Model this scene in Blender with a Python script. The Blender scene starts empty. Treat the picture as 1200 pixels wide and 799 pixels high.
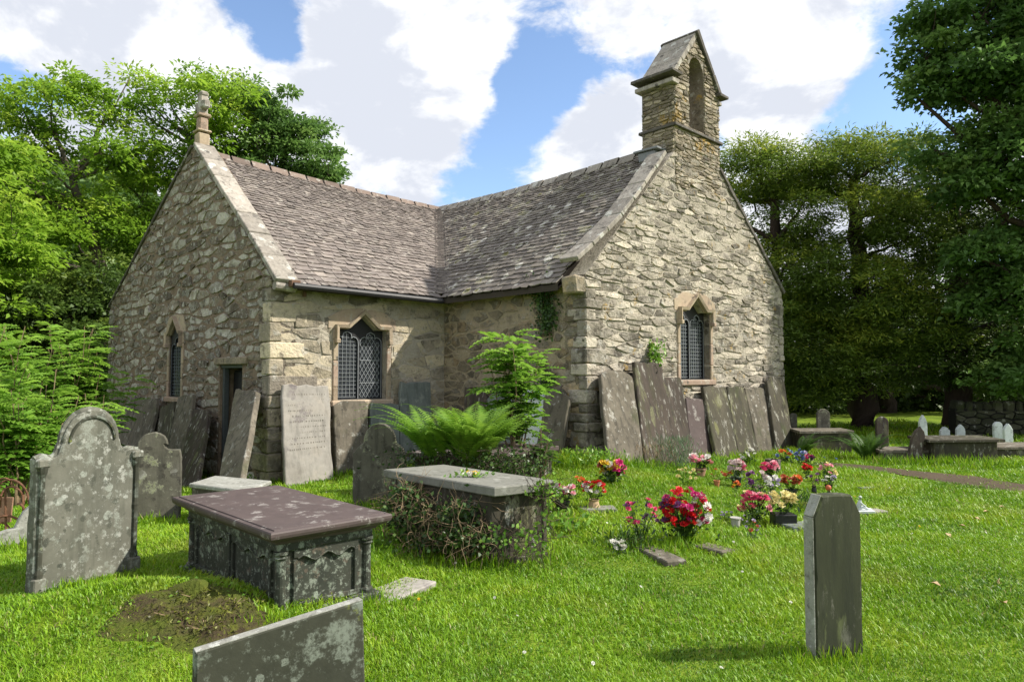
import bpy, math, random
import numpy as np
from mathutils import Vector, Matrix, noise
from mathutils.geometry import tessellate_polygon
random.seed(7); np.random.seed(7)
R = math.radians
scene = bpy.context.scene
COL = scene.collection

# ---------------------------------------------------------------- camera, world, sun, exposure
CAM_H, PITCH, FPX = 1.65, R(2.673), 823.0
cam_d = bpy.data.cameras.new('camera'); cam = bpy.data.objects.new('camera', cam_d); COL.objects.link(cam)
cam.location = (0, 0, CAM_H); cam.rotation_euler = (R(90) + PITCH, 0, 0)
cam_d.sensor_width = 36; cam_d.lens = FPX / 1200 * 36; cam_d.clip_end = 1500; cam_d.clip_start = 0.05
scene.camera = cam
SUN_AZ_VEC = (0.9973, -0.0730); SUN_EL = R(43)
world = bpy.data.worlds.new('World'); scene.world = world; world.use_nodes = True
sun_d = bpy.data.lights.new('sun', 'SUN'); sun_d.energy = 4.6; sun_d.angle = R(1.0); sun_d.color = (1, 0.94, 0.83)
sun = bpy.data.objects.new('sun', sun_d); COL.objects.link(sun)
sdir = Vector((SUN_AZ_VEC[0] * math.cos(SUN_EL), SUN_AZ_VEC[1] * math.cos(SUN_EL), math.sin(SUN_EL)))
sun.rotation_euler = sdir.to_track_quat('Z', 'Y').to_euler(); sun.location = (20, 0, 30)
scene.view_settings.view_transform = 'Standard'; scene.view_settings.look = 'None'
scene.view_settings.exposure = 0.66; scene.view_settings.gamma = 1
scene.render.engine = 'CYCLES'
scene.cycles.max_bounces = 6; scene.cycles.transparent_max_bounces = 4

def ray(px, py):
    dx = (px - 600) / FPX; dz = (399.5 - py) / FPX
    c, s = math.cos(PITCH), math.sin(PITCH)
    return Vector((dx, c - dz * s, s + dz * c))
def at(px, py, Y):                      # point at world depth Y seen at a photo pixel
    r = ray(px, py); k = Y / r.y
    return Vector((r.x * k, Y, CAM_H + r.z * k))

class NT:
    def __init__(s, tree): s.t = tree; s.t.nodes.clear()
    def n(s, typ, ins=None, **kw):
        o = s.t.nodes.new(typ)
        for k, v in kw.items(): setattr(o, k, v)
        for k, v in (ins or {}).items():
            if isinstance(v, bpy.types.NodeSocket): s.t.links.new(v, o.inputs[k])
            else: o.inputs[k].default_value = v
        return o
    def math(s, op, a, b=0.0, c=None, clamp=False):
        d = {0: a, 1: b}
        if c is not None: d[2] = c
        return s.n('ShaderNodeMath', d, operation=op, use_clamp=clamp).outputs[0]
    def mix(s, f, a, b, blend='MIX'):
        return s.n('ShaderNodeMix', {0: f, 6: a, 7: b}, data_type='RGBA', blend_type=blend).outputs[2]
    def step(s, v, lo, hi):
        return s.n('ShaderNodeMapRange', {'Value': v, 'From Min': lo, 'From Max': hi}, interpolation_type='SMOOTHSTEP').outputs[0]
    def noise(s, vec, scale, detail=4, rough=.55, dist=0):
        return s.n('ShaderNodeTexNoise', {'Vector': vec, 'Scale': scale, 'Detail': detail, 'Roughness': rough, 'Distortion': dist}).outputs[0]
def rgb(*c): return (c[0], c[1], c[2], 1)

# sky: Nishita sky with broken white cloud over it
w = NT(world.node_tree)
tc = w.n('ShaderNodeTexCoord').outputs['Generated']
sky = w.n('ShaderNodeTexSky', sky_type='NISHITA', sun_disc=False, sun_elevation=SUN_EL, sun_rotation=math.atan2(SUN_AZ_VEC[0], SUN_AZ_VEC[1]))
sky.air_density = 1.0; sky.dust_density = .1; sky.ozone_density = 3.5
st = w.n('ShaderNodeVectorMath', {0: tc, 1: (1, 1, 1.7)}, operation='MULTIPLY').outputs[0]
cn = w.math('ADD', w.math('MULTIPLY', w.noise(st, 3.1, 12, .60, .35), .72), w.math('MULTIPLY', w.noise(st, 10.5, 10, .62, .3), .38))
cov = w.math('ADD', cn, 0.085)
def sky_patch(px, py, rad, amt):
    d = ray(px, py).normalized()
    dist = w.n('ShaderNodeVectorMath', {0: tc, 1: tuple(d)}, operation='DISTANCE').outputs[1]
    return w.math('MULTIPLY', w.math('SUBTRACT', 1.0, w.step(dist, 0.0, rad)), amt)
for (px, py, rad, amt) in [(600, 170, .13, -.26), (545, 225, .10, -.16), (645, 80, .12, -.2), (1075, 80, .17, -.28), (300, 10, .09, -.26), (335, 55, .05, -.18),
                           (10, 110, .10, -.22), (1000, 160, .06, -.08), (450, 210, .06, -.12), (900, 60, .06, -.1), (420, 0, .05, -.08),
                           (150, 60, .25, .14), (450, 100, .2, .16), (720, 170, .11, .17), (700, 10, .12, .14), (920, 90, .12, .14), (540, 40, .1, .1), (1000, 50, .1, .1)]:
    cov = w.math('ADD', cov, sky_patch(px, py, rad, amt))
mask = w.step(cov, .495, .60)
st2 = w.n('ShaderNodeVectorMath', {0: st, 1: (.075, .0, .085)}, operation='ADD').outputs[0]
puff = w.math('SUBTRACT', w.noise(st, 6.5, 7, .58, .3), w.noise(st2, 6.5, 7, .58, .3))
shade = w.step(w.math('ADD', w.math('MULTIPLY', puff, -2.2), w.math('ADD', w.math('MULTIPLY', cov, .45), w.math('MULTIPLY', w.noise(st, 16, 8, .6), .25))), .22, .66)
ccol = w.mix(shade, rgb(.82, .83, .85), rgb(.57, .60, .67))
skc = w.n('ShaderNodeHueSaturation', {'Saturation': .95, 'Color': sky.outputs[0]}).outputs[0]
bg1 = w.n('ShaderNodeBackground', {'Color': skc, 'Strength': .15})
bg2 = w.n('ShaderNodeBackground', {'Color': ccol, 'Strength': .86})
ms = w.n('ShaderNodeMixShader', {0: mask, 1: bg1.outputs[0], 2: bg2.outputs[0]})
w.n('ShaderNodeOutputWorld', {0: ms.outputs[0]})

# ---------------------------------------------------------------- mesh helpers
class MB:
    def __init__(s): s.v = []; s.f = []; s.t = []
    def add(s, v, f, tint=None):
        if tint is None: tint = random.random()
        n = len(s.v); s.v += [tuple(p) for p in v]; s.f += [tuple(i + n for i in q) for q in f]
        s.t += [(tint, random.random(), 0, 1) if not isinstance(tint, tuple) else tint] * len(v)
        return s
    def build(s, name, mat, parent=None, smooth=False):
        return mkobj(name, s.v, s.f, mat, parent, s.t, smooth)
def wpos(o):
    p = Vector((0, 0, 0))
    while o is not None: p = p + o.location; o = o.parent
    return p
def mkobj(name, v, f, mat, parent=None, tint=None, smooth=False):
    me = bpy.data.meshes.new(name)
    off = wpos(parent) if parent is not None else Vector((0, 0, 0))
    if parent is None and len(v):
        a = np.array(v, dtype=float); off = Vector((a[:, 0].mean(), a[:, 1].mean(), a[:, 2].min()))
    v = [(p[0] - off.x, p[1] - off.y, p[2] - off.z) for p in v]
    me.from_pydata(v, [], f)
    if tint is not None:
        at_ = me.attributes.new('tint', 'FLOAT_COLOR', 'POINT')
        at_.data.foreach_set('color', np.array(tint, dtype=np.float32).ravel())
    if smooth: me.polygons.foreach_set('use_smooth', [True] * len(me.polygons))
    me.materials.append(mat)
    o = bpy.data.objects.new(name, me); COL.objects.link(o)
    if parent is not None: o.parent = parent
    else: o.location = off
    return o
def mknp(name, V, F, mat, parent=None, tint=None, smooth=False):
    V = np.asarray(V, dtype=np.float32); F = np.asarray(F, dtype=np.int32)
    me = bpy.data.meshes.new(name)
    if parent is not None: off = np.array(wpos(parent))
    else: off = np.array([V[:, 0].mean(), V[:, 1].mean(), V[:, 2].min()])
    V = (V - off).astype(np.float32)
    k = F.shape[1]
    me.vertices.add(len(V)); me.vertices.foreach_set('co', V.ravel())
    me.loops.add(F.size); me.loops.foreach_set('vertex_index', F.ravel())
    me.polygons.add(len(F)); me.polygons.foreach_set('loop_start', np.arange(0, F.size, k, dtype=np.int32))
    me.polygons.foreach_set('loop_total', np.full(len(F), k, dtype=np.int32))
    if smooth: me.polygons.foreach_set('use_smooth', np.ones(len(F), dtype=bool))
    me.update(calc_edges=True)
    if tint is not None:
        a = me.attributes.new('tint', 'FLOAT_COLOR', 'POINT'); a.data.foreach_set('color', np.asarray(tint, dtype=np.float32).ravel())
    me.materials.append(mat)
    o = bpy.data.objects.new(name, me); COL.objects.link(o)
    if parent is not None: o.parent = parent
    else: o.location = off.tolist()
    return o
def tag(o, label=None, cat=None, group=None, kind=None):
    if label: o['label'] = label
    if cat: o['category'] = cat
    if group: o['group'] = group
    if kind: o['kind'] = kind
    return o
def thing(name, loc, label, cat, group=None):
    o = bpy.data.objects.new(name, None); o.empty_display_size = .2; COL.objects.link(o); o.location = loc
    return tag(o, label, cat, group)

def box_pts(c, ex, ey, ez):             # centre and three half-axis vectors
    c = Vector(c); ex = Vector(ex); ey = Vector(ey); ez = Vector(ez)
    return [c - ex - ey - ez, c + ex - ey - ez, c + ex + ey - ez, c - ex + ey - ez, c - ex - ey + ez, c + ex - ey + ez, c + ex + ey + ez, c - ex + ey + ez]
BOXF = [(0, 3, 2, 1), (4, 5, 6, 7), (0, 1, 5, 4), (1, 2, 6, 5), (2, 3, 7, 6), (3, 0, 4, 7)]
def hexa(mb, p, tint=None): mb.add(p, BOXF, tint)
def cbox(mb, c, ex, ey, ez, ch=.01, jit=0.0, tint=None):   # chamfered, slightly uneven block
    ex = Vector(ex); ey = Vector(ey); ez = Vector(ez); c = Vector(c)
    lx, ly, lz = ex.length, ey.length, ez.length
    cx, cy, cz = [max(.3, 1 - ch / max(l, 1e-5)) for l in (lx, ly, lz)]
    V = []; idx = {}
    for sx in (-1, 1):
        for sy in (-1, 1):
            for sz in (-1, 1):
                j = Vector((random.uniform(-jit, jit), random.uniform(-jit, jit), random.uniform(-jit, jit)))
                for ax, (fx, fy, fz) in enumerate(((1, cy, cz), (cx, 1, cz), (cx, cy, 1))):
                    idx[(sx, sy, sz, ax)] = len(V); V.append(c + ex * sx * fx + ey * sy * fy + ez * sz * fz + j)
    F = []
    g = lambda a, b, d, ax: idx[(a, b, d, ax)]
    for s_ in (-1, 1):
        F.append([g(s_, -1, -1, 0), g(s_, 1, -1, 0), g(s_, 1, 1, 0), g(s_, -1, 1, 0)][::s_])
        F.append([g(-1, s_, -1, 1), g(-1, s_, 1, 1), g(1, s_, 1, 1), g(1, s_, -1, 1)][::s_])
        F.append([g(-1, -1, s_, 2), g(1, -1, s_, 2), g(1, 1, s_, 2), g(-1, 1, s_, 2)][::s_])
    for a in (-1, 1):
        for b in (-1, 1):
            F.append([g(a, b, -1, 0), g(a, b, 1, 0), g(a, b, 1, 1), g(a, b, -1, 1)][::-a * b])
            F.append([g(a, -1, b, 0), g(a, -1, b, 2), g(a, 1, b, 2), g(a, 1, b, 0)][::-a * b])
            F.append([g(-1, a, b, 1), g(1, a, b, 1), g(1, a, b, 2), g(-1, a, b, 2)][::-a * b])
            for d in (-1, 1): F.append([g(a, b, d, 0), g(a, b, d, 1), g(a, b, d, 2)][::a * b * d])
    mb.add(V, F, tint)
def tube(pts, rad, n=6, cap=True):
    V = []; F = []
    for i, p in enumerate(pts):
        p = Vector(p)
        d = (Vector(pts[min(i + 1, len(pts) - 1)]) - Vector(pts[max(i - 1, 0)])).normalized()
        a = d.cross(Vector((0, 0, 1)));
        if a.length < .05: a = d.cross(Vector((1, 0, 0)))
        a.normalize(); b = d.cross(a)
        r = rad[i] if hasattr(rad, '__len__') else rad
        for k in range(n):
            t = 2 * math.pi * k / n; V.append(p + a * r * math.cos(t) + b * r * math.sin(t))
    for i in range(len(pts) - 1):
        for k in range(n):
            F.append((i * n + k, i * n + (k + 1) % n, (i + 1) * n + (k + 1) % n, (i + 1) * n + k))
    if cap: F.append(tuple(range(n - 1, -1, -1))); F.append(tuple((len(pts) - 1) * n + k for k in range(n)))
    return V, F
def lathe(prof, c, n=12):
    V = []; F = []
    for (r, z) in prof:
        for k in range(n):
            t = 2 * math.pi * k / n; V.append((c[0] + r * math.cos(t), c[1] + r * math.sin(t), c[2] + z))
    for i in range(len(prof) - 1):
        for k in range(n): F.append((i * n + k, i * n + (k + 1) % n, (i + 1) * n + (k + 1) % n, (i + 1) * n + k))
    F.append(tuple(range(n - 1, -1, -1))); F.append(tuple((len(prof) - 1) * n + k for k in range(n)))
    return V, F
def extrude_poly(outline, frame, t0, t1, ch=0.0):
    """outline: 2-D points; frame: (O, e1, e2, n); solid from depth t0 to t1 along n with a small chamfer on both rims"""
    O, e1, e2, nn = frame
    n = len(outline)
    cx = sum(p[0] for p in outline) / n; cy = sum(p[1] for p in outline) / n
    P = [Vector((p[0], p[1], 0)) for p in outline]
    ins = []
    for i in range(n):
        a = P[i - 1]; b = P[i]; c = P[(i + 1) % n]
        d1 = (b - a).normalized(); d2 = (c - b).normalized()
        n1 = Vector((-d1.y, d1.x, 0)); n2 = Vector((-d2.y, d2.x, 0)); m = n1 + n2
        m = m / max(.4, m.length_squared / 2) if m.length > .01 else n1
        ins.append(b + m * ch)
    W3 = lambda p, t: O + e1 * p[0] + e2 * p[1] + nn * t
    rings = [[W3(p, t0) for p in (ins if ch else P)]]
    if ch: rings += [[W3(p, t0 + ch) for p in P], [W3(p, t1 - ch) for p in P]]
    rings.append([W3(p, t1) for p in (ins if ch else P)])
    V = [q for r in rings for q in r]; F = []
    for i in range(len(rings) - 1):
        for k in range(n): F.append((i * n + k, i * n + (k + 1) % n, (i + 1) * n + (k + 1) % n, (i + 1) * n + k))
    tri = tessellate_polygon([[Vector((p[0], p[1], 0)) for p in (ins if ch else P)]])
    L = (len(rings) - 1) * n
    for t in tri:
        a, b, c = t
        ar = (P[b] - P[a]).cross(P[c] - P[a]).z
        if ar < 0: a, b, c = c, b, a
        F.append((a + L, b + L, c + L)); F.append((c, b, a))
    return V, F

# ---------------------------------------------------------------- materials
def attr_tint(t):
    a = t.n('ShaderNodeAttribute', attribute_name='tint'); s = t.n('ShaderNodeSeparateColor', {0: a.outputs['Color']})
    return s.outputs[0], s.outputs[1]
def bsdf_out(t, color, rough=.85, height=None, bump=.4, bdist=.02, spec=.3, metallic=0):
    b = t.n('ShaderNodeBsdfPrincipled', {'Base Color': color, 'Roughness': rough, 'Specular IOR Level': spec, 'Metallic': metallic})
    if height is not None:
        bp = t.n('ShaderNodeBump', {'Height': height, 'Strength': bump, 'Distance': bdist}); t.t.links.new(bp.outputs[0], b.inputs['Normal'])
    t.n('ShaderNodeOutputMaterial', {0: b.outputs[0]})
    return b
def new_mat(name): m = bpy.data.materials.new(name); m.use_nodes = True; return m, NT(m.node_tree)
def stone_mat(name, cols, scale=3, tint_amt=.5, lichen=(), streak=0.0, streak_col=(.03, .03, .025), rough=.9, bump=.5, bdist=.015, stretch=(1, 1, 1), moss=0, hue=0.0, spec=.25, band=0):
    m, t = new_mat(name)
    tcd = t.n('ShaderNodeTexCoord').outputs['Object']
    geo = t.n('ShaderNodeNewGeometry')
    pos = t.n('ShaderNodeVectorMath', {0: geo.outputs['Position'], 1: stretch}, operation='MULTIPLY').outputs[0]
    r1, r2 = attr_tint(t)
    sh = t.n('ShaderNodeCombineXYZ', {0: t.math('MULTIPLY', r1, 37.0), 1: t.math('MULTIPLY', r2, 19.0), 2: 0.0}).outputs[0]
    ps = t.n('ShaderNodeVectorMath', {0: pos, 1: sh}, operation='ADD').outputs[0]
    n1 = t.noise(ps, scale, 6, .6); n2 = t.noise(ps, scale * 7, 5, .65)
    rp = t.n('ShaderNodeValToRGB', {0: t.math('ADD', t.math('MULTIPLY', n1, .7), t.math('MULTIPLY', r1, .45) if hue else .18)})
    el = rp.color_ramp.elements; k = len(cols)
    while len(el) < k: el.new(.5)
    for i, c in enumerate(cols): el[i].position = .28 + .5 * i / max(1, k - 1); el[i].color = rgb(*c)
    col = rp.outputs[0]
    vv = t.math('ADD', 1 - tint_amt * .5, t.math('MULTIPLY', r2, tint_amt))
    vv = t.math('MULTIPLY', vv, t.math('ADD', .72, t.math('MULTIPLY', n2, .56)))
    col = t.mix(1.0, col, t.n('ShaderNodeCombineColor', {0: vv, 1: vv, 2: vv}).outputs[0], 'MULTIPLY')
    if streak:
        sp = t.n('ShaderNodeVectorMath', {0: geo.outputs['Position'], 1: (9, 9, .9)}, operation='MULTIPLY').outputs[0]
        s1 = t.step(t.noise(sp, 1.3, 5, .6), .48, .66)
        col = t.mix(t.math('MULTIPLY', s1, streak), col, rgb(*streak_col))
    hgt = t.math('ADD', t.math('MULTIPLY', n2, .6), n1)
    for (lc, ls, lth, cluster) in lichen:
        dn = t.n('ShaderNodeTexNoise', {'Vector': pos, 'Scale': ls * 1.6, 'Detail': 5, 'Roughness': .65})
        dv = t.n('ShaderNodeVectorMath', {0: dn.outputs['Color'], 1: (.75 / ls,) * 3}, operation='MULTIPLY').outputs[0]
        pv = t.n('ShaderNodeVectorMath', {0: pos, 1: dv}, operation='ADD').outputs[0]
        vo = t.n('ShaderNodeTexVoronoi', {'Vector': pv, 'Scale': ls, 'Randomness': 1.0}, feature='F1')
        cr = t.n('ShaderNodeSeparateColor', {0: vo.outputs['Color']}).outputs[0]
        rad = t.math('MULTIPLY', t.math('SUBTRACT', cr, 1 - lth), .50 / max(lth, .01))
        mk = t.step(t.math('SUBTRACT', rad, vo.outputs['Distance']), -.01, .09)
        cl = t.step(t.noise(pos, ls * .13 + .4, 4, .6), .5 - cluster, .66 - cluster)
        fine = t.step(t.noise(pos, ls * 7, 5, .7), .36, .56)
        irr = t.step(t.noise(pos, ls * .62, 9, .74), .575 - lth * .05, .65 - lth * .05)
        mk = t.math('MULTIPLY', t.math('MAXIMUM', t.math('MULTIPLY', mk, cl), t.math('MULTIPLY', irr, .75)), t.math('ADD', .35, t.math('MULTIPLY', fine, .65)))
        col = t.mix(mk, col, rgb(*lc)); hgt = t.math('ADD', hgt, t.math('MULTIPLY', mk, .12))
    if moss:
        nz = t.n('ShaderNodeSeparateXYZ', {0: geo.outputs['Position']}).outputs[2]
        mk = t.math('MULTIPLY', t.step(t.noise(pos, 2.2, 5, .65), .52, .68), moss)
        col = t.mix(mk, col, rgb(.05, .065, .018)); hgt = t.math('ADD', hgt, t.math('MULTIPLY', mk, .25))
    bsdf_out(t, col, rough, hgt, bump, bdist, spec)
    return m
WH = (.52, .52, .47); PG = (.30, .34, .27); YL = (.38, .34, .05)
M = {}
M['stone_front'] = stone_mat('stone_front', [(.105, .092, .076), (.32, .285, .23), (.42, .375, .305), (.36, .32, .26), (.17, .152, .125), (.45, .405, .335)], 2.6, .8, [((.48, .46, .41), 7, .4, .05), ((.095, .08, .062), 9, .55, .05), ((.40, .26, .06), 5, .03, -.2)], bump=1, bdist=.06, hue=1)
M['stone_transept'] = stone_mat('stone_transept', [(.13, .115, .095), (.33, .29, .22), (.46, .395, .28), (.41, .355, .265), (.21, .185, .15)], 2.4, .7, [((.48, .46, .41), 6, .3, .03), ((.11, .095, .075), 9, .45, .03)], bump=1, bdist=.055, hue=1)
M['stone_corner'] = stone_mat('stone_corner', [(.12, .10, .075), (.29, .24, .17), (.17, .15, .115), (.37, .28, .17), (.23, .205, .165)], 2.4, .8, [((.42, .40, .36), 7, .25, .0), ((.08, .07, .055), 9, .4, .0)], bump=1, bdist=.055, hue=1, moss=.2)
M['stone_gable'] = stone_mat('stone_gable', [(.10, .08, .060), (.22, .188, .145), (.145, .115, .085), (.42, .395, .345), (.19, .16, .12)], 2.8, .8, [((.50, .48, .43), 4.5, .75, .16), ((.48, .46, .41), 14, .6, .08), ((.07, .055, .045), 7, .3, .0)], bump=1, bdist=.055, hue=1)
M['mortar_front'] = stone_mat('mortar_front', [(.28, .25, .20), (.41, .37, .30), (.35, .315, .255)], 3, .2, [((.13, .11, .085), 8, .4, 0.02)], bump=1, bdist=.05)
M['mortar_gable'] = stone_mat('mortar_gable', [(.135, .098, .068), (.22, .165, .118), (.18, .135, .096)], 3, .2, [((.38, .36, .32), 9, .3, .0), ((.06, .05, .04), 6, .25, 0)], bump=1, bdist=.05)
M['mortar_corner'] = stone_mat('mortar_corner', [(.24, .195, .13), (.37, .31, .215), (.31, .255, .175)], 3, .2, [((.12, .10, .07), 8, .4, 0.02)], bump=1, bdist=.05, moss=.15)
M['stone_belfry'] = stone_mat('stone_belfry', [(.10, .082, .06), (.24, .20, .145), (.34, .29, .22), (.16, .135, .10)], 3, .8, [((.45, .43, .38), 9, .45, .06), ((.07, .06, .045), 7, .4, .03), ((.42, .26, .04), 2.5, .05, .0)], bump=1, bdist=.04, hue=1)
M['dark_flag'] = stone_mat('dark_flag', [(.05, .045, .04), (.10, .09, .08), (.15, .135, .115)], 3, .3, [(WH, 9, .3, .0)], bump=.5)
M['coping'] = stone_mat('coping', [(.20, .175, .15), (.33, .30, .26), (.27, .24, .20)], 3, .4, [(WH, 5, .5, .1), ((.06, .055, .05), 8, .4, .1)], bump=.7, streak=.3)
M['sandstone'] = stone_mat('sandstone', [(.28, .215, .15), (.37, .30, .215), (.33, .24, .185)], 2.5, .35, [((.10, .09, .075), 7, .45, .06), ((.40, .38, .32), 9, .4, .03)], bump=.6, hue=1)
M['slate_west'] = stone_mat('slate_west', [(.115, .098, .088), (.20, .170, .152), (.16, .138, .126), (.245, .212, .186)], 1.5, .4, [((.45, .42, .37), 12, .35, .03)], rough=.75, bump=.6, bdist=.012, hue=1)
M['slate_nave'] = stone_mat('slate_nave', [(.10, .086, .075), (.18, .156, .137), (.145, .127, .112), (.225, .198, .165)], 1.5, .45, [((.64, .62, .57), 4, .85, .22), ((.15, .135, .03), 4, .6, .10)], rough=.75, bump=.6, bdist=.012, hue=1)
M['ridge_tile'] = stone_mat('ridge_tile', [(.12, .09, .075), (.19, .145, .12), (.15, .12, .105)], 3, .5, [((.40, .39, .35), 9, .4, .05)], bump=.5)
M['tomb_purple'] = stone_mat('tomb_purple', [(.060, .044, .043), (.088, .066, .063), (.072, .056, .055)], 1.5, .1, [((.33, .31, .29), 10, .5, -.02)], rough=.6, bump=.15, bdist=.006)
M['tomb_dark'] = stone_mat('tomb_dark', [(.017, .020, .016), (.038, .042, .032), (.055, .052, .04)], 2.5, .15, [((.25, .29, .23), 15, .7, .06), ((.27, .30, .25), 34, .6, .02), ((.13, .10, .075), 20, .3, .0)], rough=.75, bump=.5, bdist=.01)
M['head_grey'] = stone_mat('head_grey', [(.065, .067, .055), (.125, .125, .10), (.19, .185, .15)], 1.6, .1, [((.27, .29, .25), 11, .7, .12), ((.38, .39, .35), 19, .55, .06), ((.05, .055, .042), 14, .45, .06)], streak=.4, streak_col=(.05, .055, .04), bump=.5, bdist=.01)
M['head_moss'] = stone_mat('head_moss', [(.06, .056, .043), (.11, .105, .08), (.18, .17, .14)], 2, .1, [((.40, .40, .36), 9, .55, .06), ((.17, .19, .06), 9, .4, .0), ((.04, .036, .03), 12, .45, .06)], streak=.5, bump=.5)
M['head_green'] = stone_mat('head_green', [(.024, .028, .016), (.046, .052, .029), (.068, .070, .043)], 2, .1, [((.12, .14, .06), 7, .5, .0), ((.15, .15, .12), 16, .4, 0)], streak=.6, streak_col=(.026, .030, .020), bump=.5, bdist=.01, stretch=(1, 1, .3))
M['head_edge'] = stone_mat('head_edge', [(.16, .16, .14), (.28, .28, .25), (.36, .36, .33)], 5, .2, [((.45, .46, .43), 20, .5, .1), ((.12, .12, .10), 18, .4, .1)], bump=.6)
M['head_lichen'] = stone_mat('head_lichen', [(.025, .028, .020), (.045, .047, .034), (.06, .058, .043)], 2.5, .1, [((.22, .25, .21), 7, .75, .08), ((.26, .30, .04), 4, .35, -.02), ((.17, .19, .16), 22, .4, .0)], bump=.4, bdist=.01)
M['slab_purple'] = stone_mat('slab_purple', [(.034, .027, .022), (.066, .052, .043), (.10, .080, .066)], 2, .4, [((.42, .41, .37), 14, .45, .03), ((.16, .16, .09), 6, .4, .03)], streak=.5, bump=.6, stretch=(1, 1, .3), moss=.4)
M['slab_grey'] = stone_mat('slab_grey', [(.075, .066, .050), (.14, .122, .095), (.20, .178, .14)], 2, .3, [((.40, .39, .35), 9, .4, .02), ((.05, .045, .035), 10, .4, .03)], streak=.5, bump=.6, moss=.35)
M['slab_pale'] = stone_mat('slab_pale', [(.21, .19, .165), (.33, .31, .28), (.38, .33, .27)], 1.8, .2, [((.16, .14, .14), 4, .4, .0)], streak=.25, bump=.25)
M['slab_teal'] = stone_mat('slab_teal', [(.085, .10, .095), (.14, .16, .15), (.19, .20, .185)], 2, .2, [((.28, .30, .27), 9, .4, .0)], streak=.3, bump=.3)
M['slab_dark'] = stone_mat('slab_dark', [(.030, .027, .019), (.058, .052, .037), (.09, .08, .058)], 2, .3, [((.42, .41, .37), 12, .5, .03), ((.15, .15, .07), 6, .4, .03)], streak=.5, bump=.6, moss=.5, stretch=(1, 1, .4))
M['slab_top'] = stone_mat('slab_top', [(.13, .13, .11), (.19, .19, .165), (.165, .16, .14)], 3, .2, [((.10, .105, .085), 9, .4, .0), ((.30, .30, .27), 10, .4, 0)], bump=.4)
M['white_marble'] = stone_mat('white_marble', [(.38, .42, .42), (.56, .60, .61), (.64, .67, .67)], 3, .2, [((.20, .22, .20), 8, .3, .0)], bump=.15)
M['dry_wall'] = stone_mat('dry_wall', [(.025, .028, .018), (.05, .052, .035), (.085, .082, .06)], 3, .5, [((.3, .3, .27), 9, .3, .0)], bump=.6, hue=1, moss=.6)
def plain(name, c, rough=.6, bump=0, scale=20, var=.3, metallic=0, spec=.4):
    m, t = new_mat(name)
    geo = t.n('ShaderNodeNewGeometry'); r1, r2 = attr_tint(t)
    n1 = t.noise(geo.outputs['Position'], scale, 4)
    vv = t.math('MULTIPLY', t.math('ADD', 1 - var, t.math('MULTIPLY', n1, 2 * var)), t.math('ADD', .8, t.math('MULTIPLY', r1, .4)))
    col = t.mix(1.0, rgb(*c), t.n('ShaderNodeCombineColor', {0: vv, 1: vv, 2: vv}).outputs[0], 'MULTIPLY')
    bsdf_out(t, col, rough, n1 if bump else None, bump, .01, spec, metallic); return m
M['black_wood'] = plain('black_wood', (.018, .018, .02), .55, .3, 30)
M['dark_void'] = plain('dark_void', (.012, .011, .010), .9)
M['grey_paint'] = plain('grey_paint', (.075, .085, .09), .5)
M['lead_lit'] = plain('lead_lit', (.30, .32, .34), .4, metallic=.3)  # pale leads: the light they catch is put into the colour
M['lead_shaded'] = plain('lead_shaded', (.13, .15, .17), .45)  # darker copy for the shaded gable window, shade put into the colour
M['timber'] = plain('timber', (.045, .035, .026), .8, .4)
M['rust_wood'] = plain('rust_wood', (.15, .085, .055), .8, .4)
M['lead_sheet'] = plain('lead_sheet', (.17, .18, .19), .5)
M['rust'] = plain('rust', (.16, .075, .04), .8, .5, 40, .5)
M['rust_panel'] = stone_mat('rust_panel', [(.20, .085, .045), (.36, .22, .15), (.30, .13, .07)], 5, .2, [], bump=.3)
M['terracotta'] = plain('terracotta', (.42, .16, .08), .8)
M['black_pot'] = plain('black_pot', (.012, .013, .015), .35)
M['tan_vase'] = plain('tan_vase', (.42, .30, .17), .7)
M['grey_vase'] = plain('grey_vase', (.36, .35, .32), .8)
M['twig'] = plain('twig', (.20, .145, .085), .9, .3, 30, .4)
M['twig_dark'] = plain('twig_dark', (.06, .042, .028), .9, .3, 30, .4)
m, t = new_mat('glass_dark')
geo = t.n('ShaderNodeNewGeometry')
gn = t.noise(geo.outputs['Position'], 6, 3)
bsdf_out(t, t.mix(gn, rgb(.012, .014, .018), rgb(.045, .052, .062)), .18, t.noise(geo.outputs['Position'], 13, 3), .5, .03, .6)
M['glass_dark'] = m
def bark_mat(name, c1, c2):
    m, t = new_mat(name); geo = t.n('ShaderNodeNewGeometry')
    p = t.n('ShaderNodeVectorMath', {0: geo.outputs['Position'], 1: (1, 1, .25)}, operation='MULTIPLY').outputs[0]
    n = t.noise(p, 14, 6, .65)
    bsdf_out(t, t.mix(n, rgb(*c1), rgb(*c2)), .95, n, .9, .03); return m
M['bark'] = bark_mat('bark', (.035, .03, .022), (.14, .12, .09))
M['bark_dark'] = bark_mat('bark_dark', (.02, .015, .012), (.085, .06, .045))
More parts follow.
